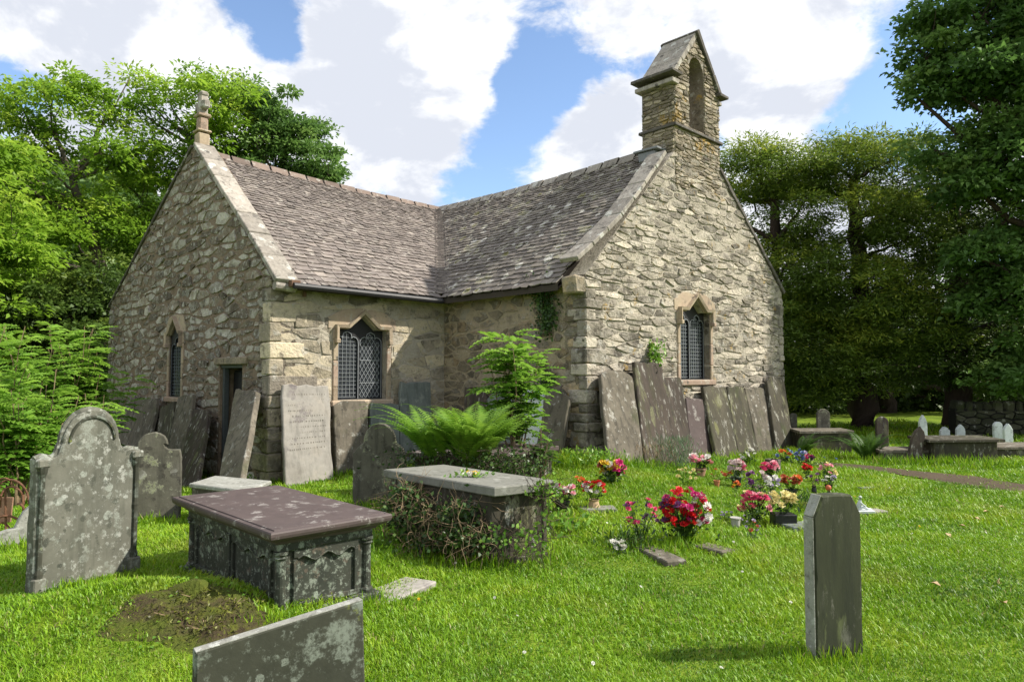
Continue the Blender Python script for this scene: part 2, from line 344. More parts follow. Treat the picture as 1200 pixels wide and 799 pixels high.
def leaf_mat(name, ca, cb, cc=None, trans=.35, rough=.5, sc=.6):
    """ca dark, cb mid, cc tip/light by per-leaf tint"""
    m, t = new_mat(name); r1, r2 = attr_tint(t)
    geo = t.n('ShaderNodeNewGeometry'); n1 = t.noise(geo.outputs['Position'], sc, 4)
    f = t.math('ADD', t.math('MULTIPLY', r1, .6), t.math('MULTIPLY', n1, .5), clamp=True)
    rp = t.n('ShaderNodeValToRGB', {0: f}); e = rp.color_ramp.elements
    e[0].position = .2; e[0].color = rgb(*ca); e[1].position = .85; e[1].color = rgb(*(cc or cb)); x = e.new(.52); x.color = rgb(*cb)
    b = t.n('ShaderNodeBsdfPrincipled', {'Base Color': rp.outputs[0], 'Roughness': rough, 'Specular IOR Level': .35})
    tr = t.n('ShaderNodeBsdfTranslucent', {0: t.mix(.5, rp.outputs[0], rgb(.22, .30, .02), 'MULTIPLY') if False else rp.outputs[0]})
    mx = t.n('ShaderNodeMixShader', {0: trans, 1: b.outputs[0], 2: tr.outputs[0]})
    t.n('ShaderNodeOutputMaterial', {0: mx.outputs[0]}); return m
M['leaf_ash'] = leaf_mat('leaf_ash', (.11, .22, .02), (.24, .41, .035), (.42, .56, .07), .55)
M['leaf_oak'] = leaf_mat('leaf_oak', (.06, .13, .03), (.12, .23, .05), (.22, .35, .085), .45)
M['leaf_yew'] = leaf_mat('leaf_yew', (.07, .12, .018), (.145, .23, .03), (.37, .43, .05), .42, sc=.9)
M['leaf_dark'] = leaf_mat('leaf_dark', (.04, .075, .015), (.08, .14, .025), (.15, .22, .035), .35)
M['leaf_wood'] = leaf_mat('leaf_wood', (.05, .10, .03), (.10, .19, .04), (.18, .28, .06), .35, sc=.12)
M['leaf_shrub'] = leaf_mat('leaf_shrub', (.08, .19, .025), (.16, .33, .04), (.28, .46, .06), .45, .4)
M['fern_leaf'] = leaf_mat('fern_leaf', (.08, .19, .02), (.15, .30, .03), (.26, .42, .05), .45)
M['fern_dark'] = leaf_mat('fern_dark', (.03, .07, .015), (.055, .12, .02), (.10, .18, .03), .35)
M['ivy_leaf'] = leaf_mat('ivy_leaf', (.02, .045, .012), (.04, .09, .02), (.09, .16, .03), .2, .4)
M['pale_leaf'] = leaf_mat('pale_leaf', (.07, .11, .06), (.12, .18, .10), (.18, .25, .14), .3)
m, t = new_mat('grass_blade'); r1, r2 = attr_tint(t)
geo = t.n('ShaderNodeNewGeometry'); gp = geo.outputs['Position']
big = t.noise(gp, .7, 4, .55); sm = t.noise(gp, 4.5, 4, .6)
f = t.math('ADD', t.math('MULTIPLY', r1, .35), t.math('ADD', t.math('MULTIPLY', big, .55), t.math('MULTIPLY', sm, .28)))
rp = t.n('ShaderNodeValToRGB', {0: f}); e = rp.color_ramp.elements
e[0].position = .36; e[0].color = rgb(.055, .14, .008); e[1].position = .86; e[1].color = rgb(.36, .43, .03)
x = e.new(.5); x.color = rgb(.14, .29, .010); x = e.new(.66); x.color = rgb(.23, .40, .014)
dry = t.step(t.noise(gp, .55, 5, .6), .54, .72)
cc = t.mix(t.math('MULTIPLY', dry, .38), rp.outputs[0], rgb(.30, .27, .05))
cc = t.mix(t.step(r2, .93, 1.0), cc, rgb(.34, .30, .12))
b = t.n('ShaderNodeBsdfPrincipled', {'Base Color': cc, 'Roughness': .45, 'Specular IOR Level': .3})
tr = t.n('ShaderNodeBsdfTranslucent', {0: cc})
t.n('ShaderNodeOutputMaterial', {0: t.n('ShaderNodeMixShader', {0: .35, 1: b.outputs[0], 2: tr.outputs[0]}).outputs[0]})
M['grass_blade'] = m
m, t = new_mat('ground_soil'); geo = t.n('ShaderNodeNewGeometry'); gp = geo.outputs['Position']
n1 = t.noise(gp, 1.1, 6, .6); n2 = t.noise(gp, 14, 5, .65)
c = t.mix(t.step(n1, .35, .7), rgb(.10, .16, .014), rgb(.17, .24, .022)); c = t.mix(t.step(n2, .55, .75), c, rgb(.075, .06, .03))
bsdf_out(t, c, .95, n2, .8, .03, .1); M['ground_soil'] = m
m, t = new_mat('moss_soil'); geo = t.n('ShaderNodeNewGeometry'); gp = geo.outputs['Position']
n1 = t.noise(gp, 3.5, 6, .65); n2 = t.noise(gp, 22, 5, .65)
c = t.mix(t.step(n1, .42, .6), rgb(.065, .05, .028), rgb(.08, .10, .018)); c = t.mix(t.step(n2, .5, .72), c, rgb(.11, .12, .02))
bsdf_out(t, c, .95, n2, 1, .04, .1); M['moss_soil'] = m
m, t = new_mat('path_soil'); geo = t.n('ShaderNodeNewGeometry'); gp = geo.outputs['Position']
n1 = t.noise(gp, 3, 6, .65); c = t.mix(n1, rgb(.05, .04, .028), rgb(.13, .10, .07)); bsdf_out(t, c, .95, t.noise(gp, 18, 5), .8, .03, .1); M['path_soil'] = m
# ---------------------------------------------------------------- terrain
B2 = Vector((0.72062616, 0.69332384, 0)); A2 = Vector((-0.69332384, 0.72062616, 0)); P2 = Vector((-1.3667747, 14.13903886, 0))
S_, T_, WA, WD, UR, VR = 3.656, 3.712, 9.436, 7.084, 2.71, 3.642
def CW(u, v, z): return P2 + B2 * u + A2 * v + Vector((0, 0, z))
def gz(x, y):
    z = .30 * math.exp(-((x - .9) ** 2 + (y - 11.2) ** 2) / (2 * 1.35 ** 2))
    z += -.33 * math.exp(-((x + 6.6) ** 2 + (y - 12.3) ** 2) / (2 * 2.4 ** 2))
    z += .05 * math.sin(x * .9 + 1) * math.sin(y * .8) + .02 * math.sin(x * 2.7) * math.sin(y * 2.3 + 1)
    z += .22 * math.exp(-(((x + 2.35) / .75) ** 2 + ((y - 4.75) / .42) ** 2) / 1.3)
    r = math.hypot(x, y)
    if r > 22: z += min((r - 22) * .03, 3)
    if y > 24 and x < 6: z += 26 * max(0, min(1, (y - 26) / 90)) ** 1.0 * max(0, min(1, (6 - x) / 40))
    return z
def gpos(px, py):
    r = ray(px, py); z = 0.0
    for _ in range(12):
        k = (z - CAM_H) / r.z if r.z < -1e-3 else 60
        z = .5 * z + .5 * gz(r.x * k, r.y * k)
    return Vector((r.x * k, r.y * k, z))
def G(x, y, dz=0): return Vector((x, y, gz(x, y) + dz))

xs = sorted(set([round(v, 3) for v in list(np.arange(-16, 16.01, .35)) + list(np.arange(-60, -16, 3)) + list(np.arange(16, 60, 3)) + list(np.arange(-400, -60, 25)) + list(np.arange(60, 401, 25))]))
ys = sorted(set([round(v, 3) for v in list(np.arange(0, 24.01, .35)) + list(np.arange(24, 130, 4)) + list(np.arange(130, 700, 30)) + list(np.arange(-60, 0, 6))]))
V = [(x, y, gz(x, y)) for y in ys for x in xs]; nx = len(xs)
F = [(j * nx + i, j * nx + i + 1, (j + 1) * nx + i + 1, (j + 1) * nx + i) for j in range(len(ys) - 1) for i in range(nx - 1)]
g = mkobj('ground', V, F, M['ground_soil'], None, [(.5, .5, 0, 1)] * len(V), True); tag(g, 'gently uneven churchyard ground under the grass', None, None, 'structure')

# path: dark trodden earth running under the trees at the right
cl = [gpos(x, y) for x, y in [(960, 543), (1010, 547), (1060, 553), (1120, 561), (1180, 570), (1250, 580), (1400, 604)]]
V = []; F = []
for i, p in enumerate(cl):
    d = (cl[min(i + 1, len(cl) - 1)] - cl[max(i - 1, 0)]).normalized(); n = Vector((-d.y, d.x, 0)); wd = .28 + .05 * i
    for k in range(5):
        q = p + n * wd * (k / 2 - 1) * random.uniform(.8, 1.15); V.append((q.x, q.y, gz(q.x, q.y) + .018 - .012 * abs(k - 2) / 2))
for i in range(len(cl) - 1):
    for k in range(4): F.append((i * 5 + k, i * 5 + k + 1, (i + 1) * 5 + k + 1, (i + 1) * 5 + k))
PATHC = cl
tag(mkobj('path', V, F, M['path_soil'], None, [(.5, .5, 0, 1)] * len(V), True), 'bare earth path crossing the lawn beneath the yews', None, None, 'structure')

# ---------------------------------------------------------------- masonry generator
def clip(poly, nx_, ny_, d):            # keep nx*x+ny*y <= d
    out = []
    for i in range(len(poly)):
        a = poly[i - 1]; b = poly[i]
        fa = nx_ * a[0] + ny_ * a[1] - d; fb = nx_ * b[0] + ny_ * b[1] - d
        if (fa <= 0) != (fb <= 0):
            k = fa / (fa - fb); out.append((a[0] + (b[0] - a[0]) * k, a[1] + (b[1] - a[1]) * k))
        if fb <= 0: out.append(b)
    return out
def parea(p): return .5 * sum(p[i - 1][0] * p[i][1] - p[i][0] * p[i - 1][1] for i in range(len(p)))
def masonry(frame, poly, holes, hrow, wavg, joint=.018, proud=(.012, .035), jit=.34, wgt=.25, seed=1, rnd=True, sizef=None):
    """rubble: power-diagram cells over jittered courses, clipped to poly, each a low pillowed stone"""
    rng = random.Random(seed); O, e1, e2, nn = frame
    x0 = min(p[0] for p in poly); x1 = max(p[0] for p in poly); y0 = min(p[1] for p in poly); y1 = max(p[1] for p in poly)
    seeds = []; y = y0; row = 0
    while y < y1 + hrow:
        h = hrow * rng.uniform(.6, 1.5)
        if sizef: h *= sizef(0, y)
        x = x0 - wavg * rng.random()
        while x < x1 + wavg:
            wv = wavg * (rng.uniform(.45, 1.5) if rng.random() < .86 else rng.uniform(1.6, 2.4)) * (sizef(x, y) if sizef else 1)
            seeds.append(((x + wv * .5 + rng.uniform(-jit, jit) * wv * .5) / wavg, (y + h * .5 + rng.uniform(-jit, jit) * h) / hrow, rng.uniform(0, wgt)))
            x += wv
        y += h; row += 1
    S = np.array(seeds); stones = []
    P = [(p[0], p[1]) for p in poly]
    if parea(P) < 0: P = P[::-1]
    for i, (sx, sy, sw) in enumerate(seeds):
        if not (x0 - wavg < sx * wavg < x1 + wavg and y0 - hrow < sy * hrow < y1 + hrow): continue
        dd = (S[:, 0] - sx) ** 2 + (S[:, 1] - sy) ** 2
        nb = np.argsort(dd)[1:17]
        c = [(sx - 2, sy - 2), (sx + 2, sy - 2), (sx + 2, sy + 2), (sx - 2, sy + 2)]
        for j in nb:
            ax, ay, aw = S[j]; dx = ax - sx; dy = ay - sy
            d = ((ax * ax + ay * ay) - (sx * sx + sy * sy) + sw - aw) / 2
            c = clip(c, dx, dy, d)
            if len(c) < 3: break
        if len(c) < 3: continue
        c = [(a * wavg, b * hrow) for a, b in c]
        for k in range(len(P)):
            a = P[k - 1]; b = P[k]; ex = b[0] - a[0]; ey = b[1] - a[1]
            c = clip(c, ey, -ex, ey * a[0] - ex * a[1])
            if len(c) < 3: break
        if len(c) < 3: continue
        for (hx0, hy0, hx1, hy1) in holes:
            bx0 = min(p[0] for p in c); bx1 = max(p[0] for p in c); by0 = min(p[1] for p in c); by1 = max(p[1] for p in c)
            if bx1 > hx0 and bx0 < hx1 and by1 > hy0 and by0 < hy1:
                opts = [clip(c, 1, 0, hx0), clip(c, -1, 0, -hx1), clip(c, 0, 1, hy0), clip(c, 0, -1, -hy1)]
                c = max(opts, key=lambda q: abs(parea(q)) if len(q) > 2 else 0)
                if len(c) < 3: break
        if len(c) < 3: continue
        ar = abs(parea(c))
        if ar < .0012 * (wavg * hrow) / .05: continue
        if parea(c) < 0: c = c[::-1]
        # remove tiny edges, round corners
        c2 = []
        for p in c:
            if not c2 or math.hypot(p[0] - c2[-1][0], p[1] - c2[-1][1]) > .02: c2.append(p)
        if len(c2) > 3 and math.hypot(c2[0][0] - c2[-1][0], c2[0][1] - c2[-1][1]) < .02: c2.pop()
        if len(c2) < 3: continue
        cx = sum(p[0] for p in c2) / len(c2); cy = sum(p[1] for p in c2) / len(c2)
        o = []
        for k in range(len(c2)):
            a = c2[k - 1]; b = c2[k]; d_ = c2[(k + 1) % len(c2)]
            q = .11 if rnd else .07
            for (m1, m2) in ((a, b), (d_, b)):
                o.append((b[0] + (m1[0] - b[0]) * q, b[1] + (m1[1] - b[1]) * q))
        hw = max(abs(p[0] - cx) for p in o); hh = max(abs(p[1] - cy) for p in o)
        fx = max(.5, 1 - joint / max(hw, .02)); fy = max(.45, 1 - joint / max(hh, .02))
        jj = joint * .6
        o = [(cx + (p[0] - cx) * fx + rng.uniform(-jj, jj), cy + (p[1] - cy) * fy + rng.uniform(-jj, jj)) for p in o]
        pr = rng.uniform(*proud); tx = rng.uniform(-.07, .07); ty = rng.uniform(-.10, .10)
        bev = min(.013, .2 * hh)
        ix = max(.55, 1 - bev / hw); iy = max(.5, 1 - bev / hh)
        w3 = lambda px, py, dd: O + e1 * px + e2 * py + nn * dd
        V = [w3(p[0], p[1], -.012) for p in o]
        V += [w3(cx + (p[0] - cx) * ix, cy + (p[1] - cy) * iy, pr + tx * (p[0] - cx) + ty * (p[1] - cy) + rng.uniform(-.006, .006)) for p in o]
        V.append(w3(cx, cy, pr + rng.uniform(-.006, .010)))
        n = len(o); F = []
        for k in range(n):
            k2 = (k + 1) % n; F.append((k, k2, n + k2, n + k)); F.append((n + k, n + k2, 2 * n))
        stones.append((ar, V, F, (rng.random(), rng.random(), 0, 1), (cx, cy)))
    return stones
def lay(stones, name, mat, parent, nmax, rest='masonry'):
    stones = sorted(stones, key=lambda s: -s[0])
    for s in stones[:nmax]: mkobj(name, s[1], s[2], mat, parent, [s[3]] * len(s[1]))
    if len(stones) > nmax:
        mb = MB()
        for s in stones[nmax:]: mb.add(s[1], s[2], s[3])
        o = mb.build(rest, mat, parent); o['kind'] = 'stuff'
def sheet(outer, holes, frame, mat, name, parent, back=.0, sub=True):
    O, e1, e2, nn = frame
    loops = [[Vector((p[0], p[1], 0)) for p in outer]] + [[Vector((p[0], p[1], 0)) for p in h] for h in holes]
    flat = [p for l in loops for p in l]; F = []
    for a, b, c in tessellate_polygon(loops):
        if (flat[b] - flat[a]).cross(flat[c] - flat[a]).z < 0: a, b, c = c, b, a
        F.append((a, b, c))
    V = [O + e1 * p.x + e2 * p.y + nn * back for p in flat]; n = len(flat)
    # thickness: back copy and rims
    TH = .45
    V += [O + e1 * p.x + e2 * p.y + nn * (back - TH) for p in flat]
    F += [(c + n, b + n, a + n) for a, b, c in list(F)]
    i0 = 0
    for li, l in enumerate(loops):
        m_ = len(l); ccw = sum(l[k - 1].x * l[k].y - l[k].x * l[k - 1].y for k in range(m_)) > 0
        for k in range(m_):
            a = i0 + k; b = i0 + (k + 1) % m_
            q = (a, a + n, b + n, b)
            if ccw != (li == 0): q = q[::-1]
            F.append(q)
        i0 += m_
    return mkobj(name, V, F, mat, parent, [(.5, .5, 0, 1)] * len(V))

# ---------------------------------------------------------------- church
church = thing('church', CW(-S_, 0, 0), 'small old rubble-stone church with two slate roofs meeting at a valley and a gabled bell-cote', 'church')
Z3 = Vector((0, 0, 1))
ZE = {'P0': 3.456, 'P1': 3.30, 'P2': 3.279, 'P3': 3.286, 'P4': 3.53}
ZA, ZJ, ZD, ZDR = 6.30, 6.05, 6.05, 6.42
FA = (CW(-S_, 0, 0), A2, Z3, -B2)        # A: s = v
FB = (CW(-S_, 0, 0), B2, Z3, -A2)        # B: s = u + S
FC = (CW(0, 0, 0), -A2, Z3, -B2)         # C: s = -v
FD = (CW(0, -T_, 0), B2, Z3, -A2)        # D: s = u
def onwall(fr, px, py, off=0.0):
    O, e1, e2, nn = fr; r = ray(px, py); O = O + nn * off
    k = (O - Vector((0, 0, CAM_H))).dot(nn) / r.dot(nn)
    p = Vector((0, 0, CAM_H)) + r * k - O
    return p.dot(e1), p.z
GB = -.7
polyA = [(0, GB), (WA, GB), (WA, ZE['P0']), (VR + .10, ZA - .02), (VR - .10, ZA - .02), (0, ZE['P1'])]
# front gable: slightly concave left rake up to the bell-cote
bl, bz = onwall(FD, 789, 178); br, bzr = onwall(FD, 842, 200)
polyD = [(0, GB), (WD, GB), (WD, ZE['P4']), (br, bzr + .05), (bl, bz), (0, ZE['P3'])]
polyB = [(0, GB), (S_, GB), (S_, ZE['P2']), (0, ZE['P1'])]
polyC = [(0, GB), (T_, GB), (T_, ZE['P3']), (0, ZE['P2'])]

class Win: pass
def wdef(fr, gl, gr, gb, gs, peak, g=.34):
    """pixel measures: glass left x, right x, bottom y, shoulder y, peak (x,y)"""
    o = Win(); o.fr = fr
    o.x0, o.y0 = onwall(fr, gl, gb); o.x1, _ = onwall(fr, gr, gb)
    _, o.ys = onwall(fr, gl, gs); _, o.yp = onwall(fr, *peak)
    o.w = o.x1 - o.x0; o.cx = (o.x0 + o.x1) / 2; o.g = g * o.w
    o.open = [(o.x0, o.y0), (o.x1, o.y0), (o.x1, o.ys), (o.cx + o.g, o.ys), (o.cx, o.yp), (o.cx - o.g, o.ys), (o.x0, o.ys)]
    return o
WB = wdef(FB, 395, 452, 469, 385, (427, 370), .30)
WD_ = wdef(FD, 797, 832, 445, 364, (816, 350), .30)
# wall A's axis runs right to left in the picture
WA_ = wdef(FA, 212.5, 198, 465.5, 392, (205, 376), .42)
dx0, dy1 = onwall(FA, 284, 427); dx1, _ = onwall(FA, 258, 427)
door_poly = [(dx0, GB + .1), (dx1, GB + .1), (dx1, dy1), (dx0, dy1)]
# A/C frames are left-handed (e1 x e2 = -n ... handled by orientation); build helper keeps winding right
def fix(fr): return fr[1].cross(fr[2]).dot(fr[3]) > 0
def wall(name, fr, poly, opens, mat, mort, hrow, wavg, nmax, seed, label, **kw):
    P = poly; flip = not fix(fr)
    f2 = fr
    o = sheet(P, opens, fr, mort, name, church)
    if flip:
        o.data.flip_normals()
    o['label'] = label
    holes = []
    for q in opens:
        pad = .10 if len(q) > 4 else .03
        holes.append((min(p[0] for p in q) - pad, min(p[1] for p in q) - (.10 if len(q) > 4 else 0), max(p[0] for p in q) + pad, max(p[1] for p in q) + pad * .6))
    st = masonry(fr, P, holes, hrow, wavg, seed=seed, **kw)
    if flip: st = [(a, V, [tuple(reversed(x)) for x in F], t_, c) for a, V, F, t_, c in st]
    st = [s for s in st if s[4][1] > -.25]
    lay(st, 'stone', mat, o, nmax, 'small_stones')
    return o
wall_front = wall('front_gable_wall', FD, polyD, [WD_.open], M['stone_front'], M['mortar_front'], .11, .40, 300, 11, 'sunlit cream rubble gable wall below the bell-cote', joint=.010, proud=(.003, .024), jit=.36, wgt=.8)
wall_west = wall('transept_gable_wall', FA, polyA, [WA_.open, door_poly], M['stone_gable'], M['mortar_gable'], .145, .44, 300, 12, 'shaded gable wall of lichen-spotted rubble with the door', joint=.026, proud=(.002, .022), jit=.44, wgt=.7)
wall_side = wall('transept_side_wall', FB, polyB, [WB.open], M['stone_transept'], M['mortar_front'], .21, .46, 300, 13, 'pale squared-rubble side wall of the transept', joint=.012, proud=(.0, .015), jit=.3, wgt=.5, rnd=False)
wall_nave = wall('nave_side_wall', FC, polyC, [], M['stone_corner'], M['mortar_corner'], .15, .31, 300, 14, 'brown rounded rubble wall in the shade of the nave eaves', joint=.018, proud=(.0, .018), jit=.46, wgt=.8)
# rear and far sides, plain
mb = MB()
hexa(mb, box_pts(CW(WD - .2, 4.0, 1.35), B2 * .2, A2 * 7.3, Z3 * 2.05)); mb.build('far_wall', M['mortar_front'], church)
mb = MB(); hexa(mb, box_pts(CW(WD / 2 - .2, 11.4, 1.35), B2 * (WD / 2), A2 * .2, Z3 * 2.05)); mb.build('rear_wall', M['mortar_front'], church)
mb = MB(); hexa(mb, box_pts(CW(-1.75, WA - .25, 1.35), B2 * 1.6, A2 * .2, Z3 * 2.05)); mb.build('transept_rear_wall', M['mortar_gable'], church)

# quoins
def quoins(corner, d1, d2, ztop, mat, z0=-.2, hmin=.14, hmax=.27, l1=(.28, .62), l2=(.2, .42)):
    z = z0; k = 0
    while z < ztop - .05:
        h = min(random.uniform(hmin, hmax), ztop - z)
        if k % 2: a, b = random.uniform(.20, .3), random.uniform(*l2) * 1.4
        else: a, b = random.uniform(*l1), random.uniform(*l2) * .8
        pr = random.uniform(.020, .040)
        c = corner + d1 * (a / 2 - pr) + d2 * (b / 2 - pr) + Z3 * (z + h / 2)
        mb = MB(); cbox(mb, c, d1 * a / 2, d2 * b / 2, Z3 * (h / 2 - .006), .018, .008); mb.build('quoin', mat, church); z += h; k += 1
quoins(CW(-S_, 0, 0), B2, A2, 3.22, M['stone_transept'], l1=(.4, .9), hmin=.18, hmax=.36)
quoins(CW(0, -T_, 0), B2, A2, 3.2, M['stone_front'])
quoins(CW(WD, -T_, 0), -B2, A2, 3.4, M['stone_front'])
quoins(CW(-S_, WA, 0), -A2, B2, 3.3, M['stone_gable'])

# ---- windows
def hood(w_, mb, off, wid, out0, out1):
    x0, x1, ys, yp, cx, g = w_.x0, w_.x1, w_.ys, w_.yp, w_.cx, w_.g
    def path(o_):
        k = o_ * 1.35
        return [(x0 - o_, ys - .20 * 1), (x0 - o_, ys + o_), (cx - g * 1.0 - o_ * .3, ys + o_), (cx, yp + k), (cx + g + o_ * .3, ys + o_), (x1 + o_, ys + o_), (x1 + o_, ys - .20)]
    a = path(off); b = path(off + wid); O, e1, e2, nn = w_.fr
    for i in range(6):
        q = [a[i], a[i + 1], b[i + 1], b[i]]
        V = [O + e1 * p[0] + e2 * p[1] + nn * out0 for p in q] + [O + e1 * p[0] + e2 * p[1] + nn * (out1 - (.02 if j < 2 else 0)) for j, p in enumerate(q)]
        mb.add(V, BOXF, .4)
    for p in (a[0], a[-1]):
        c = O + e1 * (p[0] + (wid / 2 if p is a[-1] else -wid / 2)) + e2 * (p[1] - .02) + nn * (out1 * .5)
        cbox(mb, c, e1 * (wid * .75), e2 * .04, nn * (out1 * .55), .01)
def make_window(w_, lights, label, surround=True, leads='dd'):
    O, e1, e2, nn = w_.fr; W3 = lambda x, y, d: O + e1 * x + e2 * y + nn * d
    fr = MB()
    jw = .10
    for sx in (-1, 1):
        xe = w_.x0 if sx < 0 else w_.x1
        y = w_.y0 - .05
        while y < w_.ys - .02:
            h = min(random.uniform(.25, .5), w_.ys - y)
            cbox(fr, W3(xe + sx * jw / 2, y + h / 2, -.08), e1 * jw / 2, e2 * (h / 2 - .003), nn * .11, .012)
            y += h
    cbox(fr, W3(w_.cx, w_.y0 - .06, -.06), e1 * (w_.w / 2 + .14), e2 * .055, nn * .13, .02)
    # head: block surround around the pointed opening, set in two halves
    top = w_.yp + .09
    for sx in (-1, 1):
        xe = w_.x0 if sx < 0 else w_.x1
        q = [(xe + sx * .20, w_.ys), (xe, w_.ys), (w_.cx + sx * w_.g, w_.ys), (w_.cx + sx * .004, w_.yp), (w_.cx + sx * .004, top + .04), (w_.cx + sx * (w_.g + .1), top), (xe + sx * .20, w_.ys + .20)]
        if (sx > 0) == True: q = q[::-1]
        if not fix(w_.fr): q = q
        V, F = extrude_poly(q if parea(q) > 0 else q[::-1], (O, e1, e2, nn), -.22, .022, .006)
        if not fix(w_.fr): F = [tuple(reversed(f)) for f in F]
        fr.add(V, F, .5)
    frame_o = fr.build('window_surround', M['sandstone'], church)
    hb = MB(); hood(w_, hb, .015, .055, .0, .11); hb.build('hood_mould', M['sandstone'], frame_o)
    # leaded glass: black backing with cusped lights
    gd = -.05 if w_ is WA_ else -.15
    q = w_.open; V, F = extrude_poly(q if parea(q) > 0 else q[::-1], (O, e1, e2, nn), gd - .05, gd - .012, 0)
    wo = mkobj('window', V, F, M['glass_dark'], church, [(.5, .5, 0, 1)] * len(V)); wo['label'] = label
    # tracery plate (dark metal/stone) with light openings
    lw = (w_.w - .03 * (lights + 1)) / lights
    outl = []
    loops = [[Vector((p[0], p[1], 0)) for p in q]]
    Ls = []
    for i in range(lights):
        lx0 = w_.x0 + .03 + i * (lw + .03) if w_.x0 < w_.x1 else w_.x1 + .03
        lx0 = min(w_.x0, w_.x1) + .03 + i * (abs(lw) + .03)
        L_ = abs(w_.w); lw_ = (L_ - .03 * (lights + 1)) / lights
        cxl = lx0 + lw_ / 2; hs = w_.ys - max(.05, .025 + lw_ * .22)
        if i == 0: pass
        pts = [(lx0, w_.y0 + .02), (lx0 + lw_, w_.y0 + .02), (lx0 + lw_, hs - lw_ * .28)]
        for (ccx, ccy, rr, a0, a1) in ((lx0 + lw_ * .78, hs - lw_ * .22, lw_ * .22, -10, 120), (cxl, hs - lw_ * .02, lw_ * .22, -10, 190), (lx0 + lw_ * .22, hs - lw_ * .22, lw_ * .22, 60, 190)):
            for k in range(5):
                t_ = R(a0 + (a1 - a0) * k / 4); pts.append((ccx + rr * math.cos(t_), ccy + rr * math.sin(t_)))
        Ls.append((lx0, lw_, cxl, hs, pts))
        loops.append([Vector((p[0], p[1], 0)) for p in pts])
    flat = [p for l in loops for p in l]
    V = [W3(p.x, p.y, gd + .025) for p in flat]; F = [tuple(t_) for t_ in tessellate_polygon(loops)]
    n = len(flat); V += [W3(p.x, p.y, gd - .005) for p in flat]; i0 = 0
    for l in loops:
        for k in range(len(l)): a = i0 + k; b = i0 + (k + 1) % len(l); F.append((a, b, b + n, a + n))
        i0 += len(l)
    mkobj('tracery', V, F, M['black_wood'], wo, [(.5, .5, 0, 1)] * len(V))
    for (lx0, lw_, cxl, hs, pts), style in zip(Ls, leads):
        lb = MB(); r_ = .0035
        def bar(a, b, r=r_):
            # clip bar to the light's rectangle + arch
            d = Vector((b[0] - a[0], b[1] - a[1])); N = 24; seg = []
            for k in range(N + 1):
                x = a[0] + d.x * k / N; y = a[1] + d.y * k / N
                top = hs + lw_ * .18 - abs(x - cxl) * 1.05 / 1.0 * .9
                if lx0 < x < lx0 + lw_ and w_.y0 + .02 < y < top: seg.append((x, y))
            if len(seg) > 1:
                p = W3(*seg[0], gd - .004); q_ = W3(*seg[-1], gd - .004); dd = (q_ - p); 
                if dd.length < .02: return
                sd = dd.normalized().cross(nn)
                hexa(lb, box_pts((p + q_) / 2, dd / 2, sd * r, nn * .004), .5)
        if style == 'r':
            y = w_.y0 + .05
            while y < hs + .1: bar((lx0, y), (lx0 + lw_, y)); y += .072
            for k in range(1, 6): x = lx0 + lw_ * k / 6; bar((x, w_.y0), (x, hs + .3))
        else:
            sl = 1.6; step = .105; y = w_.y0 - lw_ * sl
            while y < hs + .3:
                bar((lx0, y), (lx0 + lw_, y + lw_ * sl)); bar((lx0 + lw_, y), (lx0, y + lw_ * sl)); y += step * 1.25
            y = w_.y0 + .3
            while y < hs: bar((lx0, y), (lx0 + lw_, y), .006); y += .42
        # foiled border
        for k in range(2, len(pts)):
            a = pts[k - 1]; b = pts[k]; p = W3(*a, gd + .027); q_ = W3(*b, gd + .027); dd = q_ - p
            if dd.length > .005: hexa(lb, box_pts((p + q_) / 2, dd / 2, dd.normalized().cross(nn) * .006, nn * .003), .5)
        lb.build('leading', M['lead_lit'] if w_ is not WA_ else M['lead_shaded'], wo)
make_window(WB, 2, 'two-light leaded window with dark pointed head beneath a sandstone hood', leads='rd')
make_window(WD_, 2, 'tall two-light leaded window in the sunlit gable', leads='rr')
make_window(WA_, 1, 'narrow single-light window in the shaded gable', leads='r')

# ---- door
O, e1, e2, nn = FA; W3 = lambda x, y, d, O=O, e1=e1, e2=e2, nn=nn: O + e1 * x + e2 * y + nn * d
dw = dx1 - dx0; dm = (dx0 + dx1) / 2
d = MB(); hexa(d, box_pts(W3(dm, (dy1 - .35) / 2 - .1, -.30), e1 * (dw / 2), e2 * ((dy1 + .35) / 2), nn * .015)); door = d.build('door', M['black_wood'], church); door['label'] = 'narrow black plank door standing in shade'
for i in range(4):
    d = MB(); cbox(d, W3(dx0 + dw * (i + .5) / 4, (dy1 - .35) / 2 - .1, -.27), e1 * (dw / 8 - .005), e2 * ((dy1 + .3) / 2), nn * .015, .004); d.build('plank', M['black_wood'], door)
d = MB(); d.add(*tube([W3(dx0 + .1, .8, -.25), W3(dx0 + .1, .8, -.21), W3(dx0 + .14, .8, -.2)], .012, 6)); d.build('handle', M['lead_sheet'], door)
d = MB(); cbox(d, W3(dx1 - .035, (dy1 - .4) / 2, -.10), e1 * .035, e2 * ((dy1 + .3) / 2), nn * .05, .008); cbox(d, W3(dx0 + .02, (dy1 - .4) / 2, -.12), e1 * .02, e2 * ((dy1 + .3) / 2), nn * .08, .008)
cbox(d, W3(dm, dy1 - .03, -.12), e1 * (dw / 2), e2 * .03, nn * .10, .008); d.build('door_frame', M['grey_paint'], church)
d = MB(); cbox(d, W3(dm - .05, dy1 + .07, -.06), e1 * (dw / 2 + .22), e2 * .065, nn * .12, .015, .006); d.build('door_lintel', M['stone_corner'], church)

